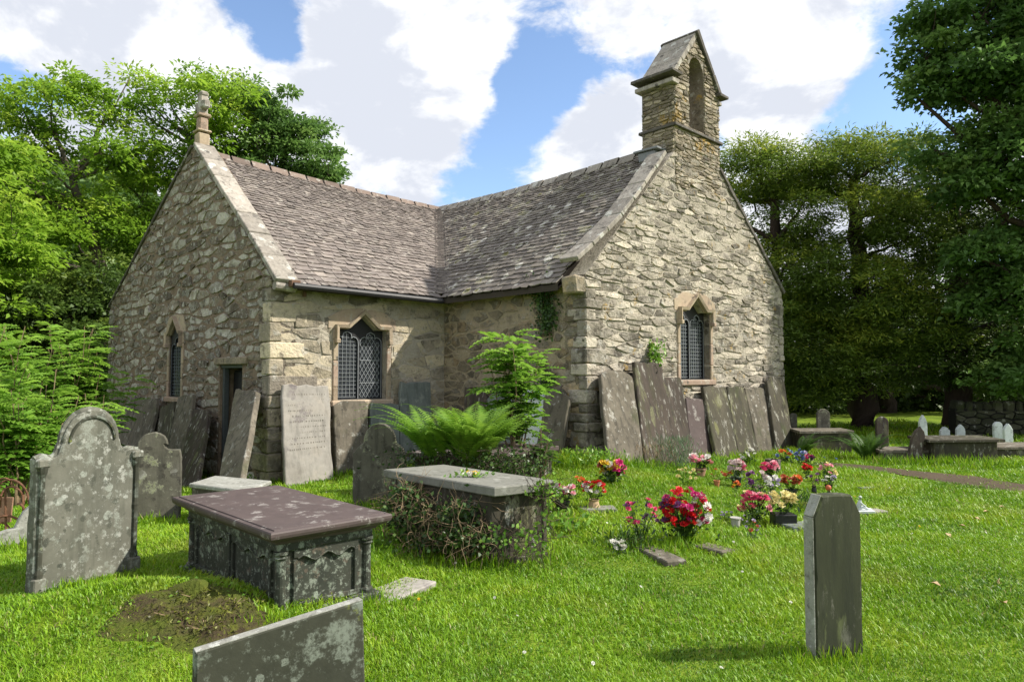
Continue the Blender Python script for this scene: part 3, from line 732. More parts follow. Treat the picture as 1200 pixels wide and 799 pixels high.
# ---- roof slopes
OV = .28
def zline(a, b, k): return a + (b - a) * k
sag = lambda x: -.05 * math.sin(max(0, min(1, x)) * math.pi)
def RT(u, q):     # transept right slope
    k = (u + S_) / S_; kr = (u + S_) / (S_ + UR)
    e = CW(u, -OV, zline(ZE['P1'], ZE['P2'], k) - .13); r_ = CW(u, VR, zline(ZA - .06, ZJ, kr) + sag(kr))
    return e.lerp(r_, q)
def RN(v, q):     # nave slope
    k = (-v) / T_; kr = (VR - v) / (VR + T_)
    e = CW(-OV, v, zline(ZE['P2'], ZE['P3'], k) - .13); r_ = CW(UR, v, zline(ZJ, ZD, kr) + sag(kr))
    return e.lerp(r_, q)
def slates(fn, lo, hi, hi_is_valley, mat, name, parent_label, seed, tone=0):
    rng = random.Random(seed)
    mbu = MB(); N = 10
    g_ = []
    for i in range(N + 1):
        row = []
        for j in range(N + 1):
            q = j / N; h_ = hi(q); l_ = lo(q); row.append(fn(l_ + (h_ - l_) * i / N, q) - Z3 * .03)
        g_.append(row)
    V = [p for r_ in g_ for p in r_]; V2 = [p - Z3 * .10 for p in V]; n = len(V)
    F = [(i * (N + 1) + j, (i + 1) * (N + 1) + j, (i + 1) * (N + 1) + j + 1, i * (N + 1) + j + 1) for i in range(N) for j in range(N)]
    F2 = [tuple(x + n for x in reversed(f)) for f in F]
    rim = [(i * (N + 1), i * (N + 1) + n, (i + 1) * (N + 1) + n, (i + 1) * (N + 1)) for i in range(N)]
    roof = mkobj(name, V + V2, F + F2 + rim, M['timber'], church, [(.5, .5, 0, 1)] * (2 * n)); roof['label'] = parent_label
    length = (fn(0, 1) - fn(0, 0)).length
    tiles = []; s = -.045
    while s < length - .02:
        expo = .150 - .070 * (s / length) + rng.uniform(-.01, .01)
        q = s / length; q2 = (s + expo * 1.45) / length
        a0 = lo(max(q, 0)); a1 = hi(max(q, 0)); x = a0 - rng.random() * .15
        while x < a1:
            w_ = rng.uniform(.14, .30) * (1 - .35 * s / length)
            xa = max(x, a0); xb = min(x + w_, a1)
            if xb - xa > .05:
                nrm = (fn(xa + .1, .5) - fn(xa, .5)).cross(fn(xa, .6) - fn(xa, .4)).normalized()
                if nrm.z < 0: nrm = -nrm
                dq = rng.uniform(-.016, .016) / length; lift = .026 + rng.uniform(-.005, .010); th = .012 + rng.uniform(0, .008)
                c1 = rng.uniform(.1, .35) if rng.random() < .6 else .03; c2 = rng.uniform(.1, .35) if rng.random() < .6 else .03
                gq = .004
                xa_, xb_ = xa + gq, xb - gq; dx = xb_ - xa_; cy = rng.uniform(.012, .045) / length
                wob = rng.uniform(-.010, .010) / length
                pts = [(xa_ + dx * c1, q + dq), (xb_ - dx * c2, q + dq + wob), (xb_, q + dq + cy), (xb_, q2), (xa_, q2), (xa_, q + dq + cy)]
                tilt = rng.uniform(-.007, .007)
                top = []; bot = []
                for k_, (xx, qq) in enumerate(pts):
                    f_ = (qq - q) / (q2 - q); l_ = lift * (1 - f_) + .004 * f_ + tilt * (1 - f_) * (1 if xx > (xa + xb) / 2 else -1)
                    p = fn(xx, qq); top.append(p + nrm * l_); bot.append(p + nrm * (l_ - th))
                F = [(0, 1, 2, 3, 4, 5)] + [(6 + k_, 6 + (k_ + 1) % 6, (k_ + 1) % 6, k_) for k_ in (5, 0, 1, 2, 4)]
                if nrm.dot((top[1] - top[0]).cross(top[3] - top[0])) < 0: F = [tuple(reversed(f)) for f in F]
                cen = sum(top, Vector()) / 6; ar = (top[1] - top[0]).length / (cen.length)
                tiles.append((w_ * expo / cen.length ** 2 * (1 if True else 0), top + bot, F, (rng.random(), rng.random(), 0, 1), (0, 0)))
            x += w_
        s += expo
    lay(tiles, 'slate', mat, roof, 300, 'small_slates')
    return roof
r1 = slates(RT, lambda q: -S_ + .34, lambda q: -OV + (UR + OV) * q, True, M['slate_west'], 'transept_roof_slope', 'brown-grey slated transept slope', 21)
r2 = slates(RN, lambda q: -T_ + .36, lambda q: -OV + (VR + OV) * q, True, M['slate_nave'], 'nave_roof_slope', 'slated nave slope patched with white lichen and moss', 22)
# valley of small dark slates
mb = MB()
va = RT(-OV, 0); vb = RT(UR, 1); nv = 60; dv = (vb - va); sdv = Vector((B2.x - A2.x, B2.y - A2.y, 0)).normalized()
for i in range(nv):
    p = va.lerp(vb, (i + .2) / nv); q = va.lerp(vb, (i + 1.7) / nv)
    for s_ in (-1.5, -.5, .5, 1.5):
        wdt = .052
        c = p + sdv * s_ * wdt * 2
        lift = .075 + abs(s_) * .025
        V = [p + sdv * (s_ * 2 - 1) * wdt + Z3 * lift, p + sdv * (s_ * 2 + 1) * wdt + Z3 * lift, q + sdv * (s_ * 2 + 1) * wdt + Z3 * (lift - .04), q + sdv * (s_ * 2 - 1) * wdt + Z3 * (lift - .04)]
        V += [x - Z3 * .02 for x in V]
        mb.add(V, BOXF)
o = mb.build('valley_slates', M['slate_west'], church); o['kind'] = 'stuff'
# hidden slopes
def panel(name, pts, mat):
    V = pts + [p - Z3 * .1 for p in pts]; n = len(pts)
    F = [tuple(range(n)), tuple(range(2 * n - 1, n - 1, -1))] + [(k, k + n, (k + 1) % n + n, (k + 1) % n) for k in range(n)]
    return mkobj(name, V, F, mat, church, [(.5, .5, 0, 1)] * len(V))
panel('transept_rear_slope', [CW(-S_ + .3, VR, ZA - .07), CW(UR, VR, ZJ - .02), CW(UR, VR + .2, ZJ - .1), CW(-.2, WA + .3, 3.3), CW(-S_ + .3, WA + .3, 3.35)], M['slate_west'])
panel('nave_far_slope', [CW(UR, -T_ + .3, ZD - .02), CW(WD + .25, -T_ + .3, 3.36), CW(WD + .25, 11.5, 3.3), CW(UR, 11.5, ZJ)], M['slate_nave'])
panel('nave_near_slope', [CW(UR, VR + .2, ZJ), CW(UR, 11.5, ZJ), CW(-.2, 11.5, 3.3), CW(-.2, WA + .3, 3.3)], M['slate_nave'])
panel('nave_rear_gable', [CW(0, 11.38, 3.3), CW(UR, 11.38, ZJ - .1), CW(WD, 11.38, 3.3)], M['mortar_front'])
# ridge tiles
def ridge(fa, fb, n, mat, slopeA, slopeB):
    for i in range(n):
        a = fa.lerp(fb, i / n + .004); b = fa.lerp(fb, (i + 1) / n - .004); kk = lambda x: Z3 * sag(x)
        a = a + kk(i / n); b = b + kk((i + 1) / n); j = Z3 * random.uniform(-.008, .008)
        d = (b - a).normalized(); sd = d.cross(Z3).normalized(); wv = .13; h = .15
        sec = [-sd * wv - Z3 * h * .8, -sd * .03 + Z3 * .035, sd * .03 + Z3 * .035, sd * wv - Z3 * h * .8]
        V = [p + s_ + Z3 * .030 + j for p in (a, b) for s_ in sec] + [p + s_ + Z3 * .005 + j for p in (a, b) for s_ in sec]
        F = [(0, 4, 5, 1), (1, 5, 6, 2), (2, 6, 7, 3), (8, 9, 13, 12), (9, 10, 14, 13), (10, 11, 15, 14), (0, 1, 9, 8), (1, 2, 10, 9), (2, 3, 11, 10), (4, 12, 13, 5), (5, 13, 14, 6), (6, 14, 15, 7), (0, 8, 12, 4), (3, 7, 15, 11)]
        F = [tuple(reversed(f)) for f in F]
        mb = MB().add(V, F); mb.build('ridge_tile', mat, church)
ridge(CW(-S_ + .3, VR, ZA - .06), CW(UR, VR, ZJ), 14, M['ridge_tile'], 0, 0)
ridge(CW(UR, VR, ZJ), CW(UR, -T_ + .9, ZD), 15, M['coping'], 0, 0)
# eaves: wall plate, gutter and brackets
def beam(p, q, r1_, r2_, mat, name, ch=.004):
    d = q - p; sd = d.normalized().cross(Z3).normalized(); mb = MB(); cbox(mb, (p + q) / 2, d / 2, sd * r1_, Z3 * r2_, ch); return mb.build(name, mat, church)
beam(CW(-S_ + .35, -.10, 3.20), CW(.0, -.10, 3.19), .10, .03, M['timber'], 'eaves_board')
beam(CW(-.10, .0, 3.19), CW(-.10, -T_ + .35, 3.20), .10, .03, M['timber'], 'eaves_board')
mb = MB(); mb.add(*tube([CW(-S_ + .22, -.36, 3.10), CW(-.34, -.36, 3.06)], .052, 8)); mb.build('gutter', M['black_wood'], church)
mb = MB(); cbox(mb, CW(-S_ + .55, -.10, 3.03), B2 * .025, A2 * .03, Z3 * .07, .004); mb.build('eaves_bracket', M['rust_wood'], church)
mb = MB(); cbox(mb, CW(-S_ + .27, -.24, 3.14), B2 * .08, A2 * .11, Z3 * .055, .004); mb.build('eaves_box', M['rust_wood'], church)
mb = MB(); mb.add(*tube([CW(-S_ - .02, -.17, 3.10), CW(-S_ + .34, -.17, 3.08)], .075, 10)); mb.build('kneeler', M['coping'], church)
# coping on the gables
def coping(pts, nacross, w0, w1, th, n, mat=None):
    """pts: polyline up the rake (world), nacross: horizontal direction inward from the wall face"""
    tot = sum((pts[i + 1] - pts[i]).length for i in range(len(pts) - 1)); step = tot / n
    def P(s):
        for i in range(len(pts) - 1):
            l = (pts[i + 1] - pts[i]).length
            if s <= l or i == len(pts) - 2: return pts[i].lerp(pts[i + 1], s / l)
            s -= l
    for i in range(n):
        a = P(i * step + .006); b = P((i + 1) * step - .006); d = b - a; up = nacross.cross(d).normalized()
        if up.z < 0: up = -up
        c = (a + b) / 2 + nacross * (w0 + w1) / 2 + up * (th / 2 + random.uniform(-.006, .01)); mb = MB()
        cbox(mb, c, d / 2, nacross * (w1 - w0) / 2, up * th / 2, .012, .005); mb.build('coping_stone', mat or M['coping'], church)
coping([CW(-S_, -.22, 3.14), CW(-S_, .2, 3.52), CW(-S_, VR - .05, ZA + .01)], B2, -.05, .36, .09, 7)
coping([CW(-S_, WA + .1, 3.38), CW(-S_, VR + .05, ZA + .01)], B2, -.05, .36, .06, 9, M['dark_flag'])
rk = [onwall(FD, x, y, 0) for x, y in [(676, 306), (700, 284), (730, 252), (757, 215), (780, 180)]]
coping([CW(u - .0, -T_, z) for u, z in rk], A2, -.04, .36, .08, 7)
coping([CW(WD + .06, -T_, ZE['P4'] - .03), CW(br - .02, -T_, bzr + .0)], A2, -.05, .36, .09, 8, M['dark_flag'])
mb = MB(); cbox(mb, CW(-.14, -T_ + .14, 3.10), B2 * .14, A2 * .15, Z3 * .14, .03, .015); mb.build('kneeler', M['stone_corner'], church)
# gable infill between rake polygon and coping is part of the wall; finial cross on the left gable
fc = CW(-S_ + .15, VR, ZA + .02)
mb = MB(); K = 1.32
def blk(mb, c, w_, d_, h, ch=.01): cbox(mb, c, A2 * w_ / 2, B2 * d_ / 2, Z3 * h / 2, ch, .004)
blk(mb, fc + Z3 * .10 * K, .24, .24, .24 * K, .03); blk(mb, fc + Z3 * .25 * K, .29, .29, .05, .015); blk(mb, fc + Z3 * .37 * K, .19, .19, .22 * K, .03)
blk(mb, fc + Z3 * .50 * K, .27, .27, .07, .02)
fin = mb.build('finial_cross', M['sandstone'], church); fin['label'] = 'weathered stone cross finial on the left gable'
mb = MB(); blk(mb, fc + Z3 * .70 * K, .17, .17, .36 * K, .03); blk(mb, fc + Z3 * .66 * K + A2 * .14, .18, .16, .20, .04); blk(mb, fc + Z3 * .66 * K - A2 * .14, .18, .16, .20, .04)
blk(mb, fc + Z3 * .84 * K, .22, .18, .12, .04); mb.build('cross_head', M['coping'], fin)

# ---- bell-cote
uL, _ = onwall(FD, 790, 120); uR, _ = onwall(FD, 842, 130)
FL = (CW(uL, -T_, 0), A2, Z3, -B2)
dep, _ = onwall(FL, 752.5, 130); dep = min(max(dep, .5), 1.0)
_, zb = onwall(FD, 791, 188); _, zl = onwall(FD, 790, 146); _, ze_ = onwall(FD, 791, 88); _, zt = onwall(FD, 822, 40)
bw = uR - uL; cu = (uL + uR) / 2
bc_O = CW(uL, -T_ - .012, 0)
bell = MB()
ox0, oz0 = onwall(FD, 807.5, 149); ox1, _ = onwall(FD, 825, 149); _, oz1 = onwall(FD, 815.6, 68)
zb0 = zb - .5
# lower stage
hexa(bell, box_pts(CW(cu, -T_ + dep / 2, (zb0 + zl) / 2), B2 * (bw / 2), A2 * (dep / 2), Z3 * ((zl - zb0) / 2)), .5)
gtop = zt - .18
FRm = (CW(0, -T_, 0), B2, Z3, A2)
outline = [(uL, zl), (uR, zl), (uR, ze_), (cu, gtop), (uL, ze_)]
arch = [(ox0, oz0), (ox1, oz0)]; oc = (ox0 + ox1) / 2; ow = (ox1 - ox0) / 2; sp = oz1 - ow * 1.25
for k in range(0, 9): t_ = math.pi * k / 8; arch.append((oc + ow * math.cos(t_), sp + ow * 1.25 * math.sin(t_)))
loops = [[Vector((p[0], p[1], 0)) for p in outline], [Vector((p[0], p[1], 0)) for p in arch]]
flat = [p for l in loops for p in l]; tri = [tuple(t_) for t_ in tessellate_polygon(loops)]
V = [CW(p.x, -T_, p.y) for p in flat] + [CW(p.x, -T_ + dep, p.y) for p in flat]; n = len(flat)
F = tri + [tuple(i + n for i in t_) for t_ in tri]; i0 = 0
for l in loops:
    for k in range(len(l)): a = i0 + k; b = i0 + (k + 1) % len(l); F.append((a, b, b + n, a + n))
    i0 += len(l)
bell.add(V, F, .4)
bo = bell.build('bell_cote', M['stone_belfry'], church); bo['label'] = 'gabled bell-cote with one arched opening above the sunlit wall'
holeb = [(ox0, oz0, ox1, oz1)]
st = masonry((CW(0, -T_, 0), B2, Z3, -A2), [(uL, zb0), (uR, zb0), (uR, ze_ + .05), (cu, gtop - .03), (uL, ze_ + .05)], holeb, .07, .20, joint=.008, proud=(.008, .030), jit=.3, wgt=.3, seed=31)
lay(st, 'stone', M['stone_belfry'], bo, 150, 'small_stones')
st = masonry((CW(uL, -T_, 0), A2, Z3, -B2), [(0, zb0 + .1), (dep, zb0 + .1), (dep, ze_ - .05), (0, ze_ - .05)], [], .065, .19, joint=.008, proud=(.010, .035), jit=.3, wgt=.3, seed=32)
st = [(a, V, [tuple(reversed(x)) for x in F], t_, c) for a, V, F, t_, c in st]
lay(st, 'stone', M['stone_belfry'], bo, 110, 'small_stones')
mb = MB(); cbox(mb, CW(cu, -T_ + dep / 2, zl + .0), B2 * (bw / 2 + .06), A2 * (dep / 2 + .06), Z3 * .03, .01, .006); mb.build('string_course', M['dark_flag'], bo)
# opening sill stones and inner bell shadow lever
mb = MB(); mb.add(*tube([CW(oc, -T_ + dep * .5, sp + .1), CW(oc, -T_ + dep * .5, sp - .12)], [.03, .14], 10)); mb.build('bell', M['black_wood'], bo)
# left impost slab and eaves slab
for (px0, py0, uo, th_) in ((790, 96, .07, .045),):
    _, zs = onwall(FD, px0, py0)
    mb = MB(); cbox(mb, CW(uL - .035, -T_ + dep / 2, zs), B2 * .12, A2 * (dep / 2 + .07), Z3 * .045, .01, .006); mb.build('impost_slab', M['coping'], bo)
    mb = MB(); cbox(mb, CW(uR + .0, -T_ + dep / 2, zs), B2 * .06, A2 * (dep / 2 + .05), Z3 * .04, .01, .006); mb.build('impost_slab', M['coping'], bo)
rise = gtop + .10 - ze_
for s_ in (-1, 1):
    ue = uL if s_ < 0 else uR
    # flag slab at the eaves
    mb = MB(); cbox(mb, CW(ue + s_ * .05, -T_ + dep / 2, ze_ + .015), B2 * .17, A2 * (dep / 2 + .12), Z3 * .03, .008, .006); mb.build('eaves_slab', M['dark_flag'], bo)
    # stone slope, in three courses
    a0 = Vector((ue + s_ * .06, ze_ + .04)); a1 = Vector((cu, zt))
    for k in range(3):
        p = a0.lerp(a1, k / 3); q = a0.lerp(a1, (k + 1) / 3 + (.0 if k < 2 else .0))
        pw = CW(p.x, -T_ + dep / 2, p.y); qw = CW(q.x, -T_ + dep / 2, q.y); d = qw - pw; up = d.cross(A2).normalized(); up = up if up.z > 0 else -up
        mb = MB(); cbox(mb, (pw + qw) / 2 - up * .045, d / 2 * (.99 if k < 2 else 1.04), A2 * (dep / 2 + (.02 if s_ < 0 else .07)), up * .05, .012, .005); mb.build('roof_slab', M['coping'] if s_ < 0 else M['dark_flag'], bo)
# lead flashing where the nave ridge meets the bell-cote
mb = MB(); cbox(mb, CW(uL - .14, -T_ + dep * .62, zb + .12), B2 * .14, A2 * .2, Z3 * .10, .02, .01); cbox(mb, CW(uL - .12, -T_ + dep * .62, zb + .24), B2 * .2, A2 * .28, Z3 * .02, .005); mb.build('flashing', M['lead_sheet'], bo)
# ---------------------------------------------------------------- gravestones
def wl(fr, px, py, off): return onwall(fr, px, py, off)
def leaning(name, fr, tl, tr, bl_, br_, mat, label, off_b=.50, off_t=.10, th=.07, seed=0, group='gravestones leaning against the church', top='flat', cat='gravestone', edge=None, insc=False):
    """slab propped on a wall; corners from photo pixels on planes off_b / off_t in front of the wall"""
    rng = random.Random(seed * 7 + 3); O, e1, e2, nn = fr
    def P(px, py, off): s, z = onwall(fr, px, py, off); return O + e1 * s + e2 * z + nn * off
    TL, TR, BL, BR = P(*tl, off_t), P(*tr, off_t), P(*bl_, off_b), P(*br_, off_b)
    for B_ in (BL, BR): B_.z = min(B_.z, gz(B_.x, B_.y) + .05) - .08
    ex = (BR - BL).normalized(); up = ((TL + TR) / 2 - (BL + BR) / 2); nrm = ex.cross(up).normalized()
    if nrm.dot(nn) < 0: nrm = -nrm
    # outline in bilinear (a,b) coordinates
    o = []
    def B(a, b): return BL.lerp(BR, a).lerp(TL.lerp(TR, a), b)
    nS = 7
    for k in range(nS): o.append((k / nS + (0), 0))
    for k in range(nS): o.append((1 + rng.uniform(-.022, .016), k / nS))
    if top == 'flat':
        sl = rng.uniform(-.02, .02)
        o += [(1 - .03, 1 - .006)] + [(1 - k / 6 + rng.uniform(-.02, .02), 1 + rng.uniform(-.014, .008) + sl * (k - 3) / 3) for k in range(1, 6)] + [(.03, 1 - .005)]
    elif top == 'round':
        o += [(.5 + .5 * math.cos(t_), .90 + .10 * math.sin(t_)) for t_ in [R(x) for x in (0, 25, 45, 65, 90, 115, 135, 155, 180)]]
    elif top == 'shoulder':
        o += [(1, .84), (.93, .90), (.80, .91)] + [(.47 + .31 * math.cos(R(x)), .91 + .09 * math.sin(R(x))) for x in (10, 40, 65, 90, 115, 140, 170)] + [(.10, .90), (0, .86)]
    elif top == 'clip':
        o += [(1, .94), (.88, 1), (.25, 1.0), (.0, .93)]
    for k in range(nS - 1, 0, -1): o.append((rng.uniform(-.016, .022), k / nS * (.93 if top != 'flat' else 1)))
    n = len(o); j = [nrm * rng.uniform(-.006, .006) for _ in o]
    inner = [(.5 + (a - .5) * .965, .5 + (b - .5) * .985) for a, b in o]
    V = [B(a, b) for a, b in o] + [B(a, b) + nrm * (th - .012) for a, b in o] + [B(a, b) + nrm * th for a, b in inner]
    V = [p + (j[i % n]) for i, p in enumerate(V)]
    F = []
    for r_ in range(2):
        for k in range(n): F.append((r_ * n + k, r_ * n + (k + 1) % n, (r_ + 1) * n + (k + 1) % n, (r_ + 1) * n + k))
    # front face: strip bands with slight undulation
    tri = tessellate_polygon([[Vector((a, b, 0)) for a, b in inner]])
    F += [tuple(i + 2 * n for i in t_) for t_ in tri] + [tuple(reversed(t_)) for t_ in tri]
    c = sum(V[:n], Vector()) / n; ok = ex.cross(up).dot(nrm) > 0
    if not ok: F = [tuple(reversed(f)) for f in F]
    s = mkobj(name, V, F, mat, None, [(rng.random(), rng.random(), 0, 1)] * len(V))
    tag(s, label, cat, group)
    if insc:
        mb = MB()
        for row in range(11):
            b = .90 - row * .055; a = .12 + (.08 if row in (0, 4) else 0)
            while a < .88:
                w_ = rng.uniform(.012, .04)
                p = B(a, b) + nrm * (th + .0015); cbx = box_pts(p, ex * w_ * .2, up.normalized() * .011, nrm * .0015); hexa(mb, cbx, .3); a += w_ + rng.uniform(.012, .03)
        ins = mb.build('inscription', M['slab_grey'], s)
    return s
LD = [((699.5, 433), (738, 437), (710, 541), (752, 541), 'slab_grey', .62, 'round', 'grey round-cornered slab, first from the church corner on the bell-cote gable'),
      ((739, 424), (773, 427), (752, 536), (787, 533), 'slab_purple', .50, 'flat', 'tallest purple slab streaked white, second along the sunlit gable'),
      ((772, 443), (795, 443), (784, 531), (810, 531), 'slab_purple', .48, 'flat', 'narrow dark purple slab just left of the short smooth one'),
      ((800, 467), (820, 468), (808, 530), (832, 530), 'tomb_purple', .36, 'flat', 'short smooth violet slab set back under the gable window'),
      ((820, 453.6), (848, 453.6), (836, 533), (863, 536), 'slab_dark', .50, 'flat', 'slab with one bright clean-cut left edge under the gable window'),
      ((848.5, 453), (869, 454.6), (863, 536), (887, 535), 'slab_dark', .50, 'flat', 'mossy dark slab between two others right of the gable window'),
      ((869.5, 454.6), (893, 456), (887, 534), (910, 530), 'slab_grey', .46, 'flat', 'brown-grey slab just before the last upright one on the gable'),
      ((895, 441.5), (915, 443), (908, 530), (928, 528), 'slab_dark', .55, 'clip', 'rightmost slab leaning at the far corner of the gable')]
for i, (tl, tr, b1, b2, mt, ob, tp, lb) in enumerate(LD):
    leaning('leaning_gravestone', FD, tl, tr, b1, b2, M[mt], lb, off_b=ob, seed=i, top=tp, off_t=.10 + .03 * (i % 2))
leaning('leaning_gravestone', FB, (328, 451.3), (384, 452.3), (332.7, 562), (388, 550), M['slab_pale'], 'large pale inscribed slab left of the two-light side window', off_b=.45, seed=20, insc=True)
leaning('leaning_gravestone', FB, (388, 470), (430, 470), (392, 546), (430, 536), M['slab_grey'], 'blunt clipped slab directly below the two-light window', off_b=.32, seed=21, top='clip')
leaning('leaning_gravestone', FB, (432, 472), (466, 474), (432, 534), (467, 534), M['slab_teal'], 'low grey-green slab between the clipped slab and the tall one', off_b=.3, seed=22)
leaning('leaning_gravestone', FB, (467, 447), (503, 448), (468, 531), (505, 531), M['slab_teal'], 'tall blue-grey slab right of the two-light window', off_b=.28, seed=23)
leaning('leaning_gravestone', FC, (546.5, 454), (572, 454), (550, 525), (576, 525), M['slab_purple'], 'small purple slab behind the fern in the corner', off_b=.3, seed=24)
leaning('leaning_gravestone', FC, (574, 456), (604, 456), (574, 525), (604, 525), M['slab_teal'], 'light grey slab half hidden by the sapling', off_b=.3, seed=25, top='shoulder')
leaning('leaning_gravestone', FC, (616, 455), (640, 458), (612, 522), (640, 522), M['white_marble'], 'white-patched slab just right of the sapling', off_b=.35, seed=26, top='round')
leaning('leaning_gravestone', FC, (643, 453), (672, 456), (628, 545), (657, 545), M['slab_grey'], 'tilted brown-grey shouldered headstone beside the church corner', off_b=.5, seed=27, top='shoulder')
LA = [((128, 467), (162, 464), (118, 545), (150, 545), 'slab_grey', .55, 'flat', 'leftmost broad slab on the shaded gable'),
      ((163, 468.5), (188.5, 467), (147, 552), (172, 552), 'slab_grey', .6, 'flat', 'dark streaked slab second from the left on the shaded gable'),
      ((181, 490), (190, 491), (176, 548), (186, 548), 'slab_grey', .45, 'round', 'thin small slab wedged between larger ones left of the narrow window'),
      ((191, 478), (209, 470), (184, 548), (202, 548), 'slab_dark', .38, 'flat', 'moss-green slab right under the narrow window'),
      ((212, 464.5), (231, 462.6), (196, 546), (214, 548), 'slab_grey', .55, 'flat', 'tall ridged slab just right of the narrow window'),
      ((228.5, 480), (249, 481.5), (210, 553), (234, 553), 'slab_purple', .70, 'flat', 'reddish leaning slab nearest the left of the door')]
for i, (tl, tr, b1, b2, mt, ob, tp, lb) in enumerate(LA):
    leaning('leaning_gravestone', FA, tr, tl, b2, b1, M[mt], lb, off_b=ob, seed=40 + i, top=tp, off_t=.10 + .03 * (i % 2))
leaning('leaning_gravestone', FA, (306.6, 461), (280.6, 457.8), (284.5, 566), (259.5, 562), M['slab_grey'], 'long slab propped across the right side of the doorway', off_b=.95, seed=50, th=.09)

def headstone(name, outline, base_l, base_r, th, mat, label, lean=0.0, side=0.0, group=None, face=1):
    """outline in metres (x along the face from the left foot, z up); base_l/base_r ground points"""
    ex = (base_r - base_l); ex.z = 0; ex.normalize(); nn_ = ex.cross(Z3); nn_ = nn_ if nn_.y < 0 else -nn_
    up = (Z3 + nn_ * -lean + ex * side).normalized(); nf = ex.cross(up).normalized(); nf = nf if nf.y < 0 else -nf
    O = (base_l + base_r) / 2 - ex * ((base_r - base_l).length / 2)
    O.z = min(base_l.z, base_r.z) - .15
    sub = []; no = len(outline)
    for i in range(no):
        a = outline[i]; b = outline[(i + 1) % no]; L_ = math.hypot(b[0] - a[0], b[1] - a[1]); k = max(1, int(L_ / .055))
        for j in range(k):
            x = a[0] + (b[0] - a[0]) * j / k; z = a[1] + (b[1] - a[1]) * j / k; q_ = .0045 if random.random() < .85 else .010
            sub.append((x + random.uniform(-q_, q_ * .5) * (1 if x > .12 else -1) * (z > .01), z + random.uniform(-q_, q_ * .3) * (z > .01)))
    V, F = extrude_poly([(x, z + .15 if z > .005 else z) for x, z in sub], (O, ex, up, nf), -th, 0, min(.010, th * .2))
    s = mkobj(name, V, F, mat, None, [(random.random(), random.random(), 0, 1)] * len(V)); tag(s, label, 'gravestone', group)
    return s, (O + up * .15, ex, up, nf)
def arc(cx, cz, rx, rz, a0, a1, n=8): return [(cx + rx * math.cos(R(a0 + (a1 - a0) * k / n)), cz + rz * math.sin(R(a0 + (a1 - a0) * k / n))) for k in range(n + 1)]

# big shouldered stone with corner columns, front left
bl_ = gpos(37, 696); br_ = gpos(160, 668)
wd = (br_ - bl_).length; hh = (696 - 521) / FPX * bl_.y * .915
ol = [(0, 0), (wd, 0), (wd, hh * .98), (wd * .90, hh * 1.0)] + arc(wd * .86, hh * 1.07, .06, .09, -80, -175, 4)[1:] + arc(wd * .5, hh * 1.08, wd * .27, hh * .25, 0, 180, 12) + arc(wd * .14, hh * 1.07, .06, .09, -5, -100, 4)[0:] + [(wd * .06, hh * 1.0), (0, hh * .98)]
big, fr1 = headstone('headstone', ol, bl_, br_, .11, M['head_grey'], 'large lichened headstone with arched top and carved side columns, front left', lean=.02, side=.02)
O, ex, up, nf = fr1
def onf(x, z, d=0): return O + ex * x + up * z + nf * d
for sx in (0.0, 1.0):
    x = .035 if sx == 0 else wd - .035
    V, F = lathe([(.030, 0), (.030, .03), (.022, .06), (.022, hh * .40), (.026, hh * .42), (.022, hh * .44), (.022, hh * .72), (.034, hh * .76), (.040, hh * .80)], (0, 0, 0), 8)
    V = [onf(x + p[0], p[2] + hh * .12, .006 - p[1]) for p in V]
    mb = MB().add(V, F, .3); o = mb.build('column', M['head_lichen'], big)
    mb = MB(); cbox(mb, onf(x, hh * .06, .012), ex * .045, up * hh * .06, nf * .03, .01); mb.build('column_base', M['head_grey'], big)
    mb = MB(); cbox(mb, onf(x, hh * .945, .010), ex * .045, up * hh * .03, nf * .03, .01); mb.build('column_cap', M['head_grey'], big)
mb = MB()
rim = [(x, z) for x, z in ol[2:] ]
pts = [onf(x, z - .0, -.05) for x, z in rim]
mb.add(*tube(pts, .022, 6)); mb.build('moulded_rim', M['head_grey'], big)
mb = MB(); ap = [onf(x, z, .006) for x, z in arc(wd * .5, hh * 1.07, wd * .22, hh * .20, 5, 175, 12)]; mb.add(*tube(ap, .012, 5)); mb.build('inner_arch', M['head_lichen'], big)

bl_ = gpos(150, 612); br_ = gpos(211, 608); wd = (br_ - bl_).length; hh = (610 - 528) / FPX * bl_.y
ol = [(0, 0), (wd, 0), (wd, hh * .88), (wd * .95, hh)] + arc(wd * .78, hh * 1.08, .07, .06, -90, -180, 3) + arc(wd * .42, hh * 1.06, wd * .30, hh * .20, 5, 180, 9) + [(0, hh * .9)]
headstone('headstone', ol, bl_, br_, .10, M['head_moss'], 'shorter pale headstone behind the big columned one', lean=.05)
bl_ = gpos(-12, 645); br_ = gpos(44, 638); wd = (br_ - bl_).length; hh = (642 - 592) / FPX * bl_.y
ol = [(0, 0), (wd, 0), (wd, hh * .95), (wd * .9, hh), (wd * .68, hh * .80), (wd * .5, hh * .45), (wd * .2, hh * .38), (0, hh * .3)]
headstone('headstone', ol, bl_, br_, .12, M['head_edge'], 'low broken pale stone at the left edge beside the big headstone', lean=.06)
bl_ = gpos(413, 593); br_ = gpos(476, 590); wd = (br_ - bl_).length; hh = (592 - 531) / FPX * bl_.y
ol = [(0, 0), (wd, 0), (wd, hh * .95), (wd * .95, hh * 1.10), (wd * .86, hh * 1.17)] + arc(wd * .52, hh * 1.2, wd * .30, hh * .38, 0, 180, 10) + [(wd * .14, hh * 1.15), (wd * .02, hh * 1.0)]
headstone('headstone', ol, bl_, br_, .09, M['head_moss'], 'round-shouldered mossy headstone between the purple chest tomb and the table tomb', lean=.03, side=-.03)
bl_ = gpos(957, 774); br_ = gpos(1013, 766); wd = (br_ - bl_).length; hh = (770 - 582) / FPX * bl_.y
ol = [(0, 0), (wd, 0), (wd, hh * .87), (wd * .83, hh), (wd * .17, hh), (0, hh * .87)]
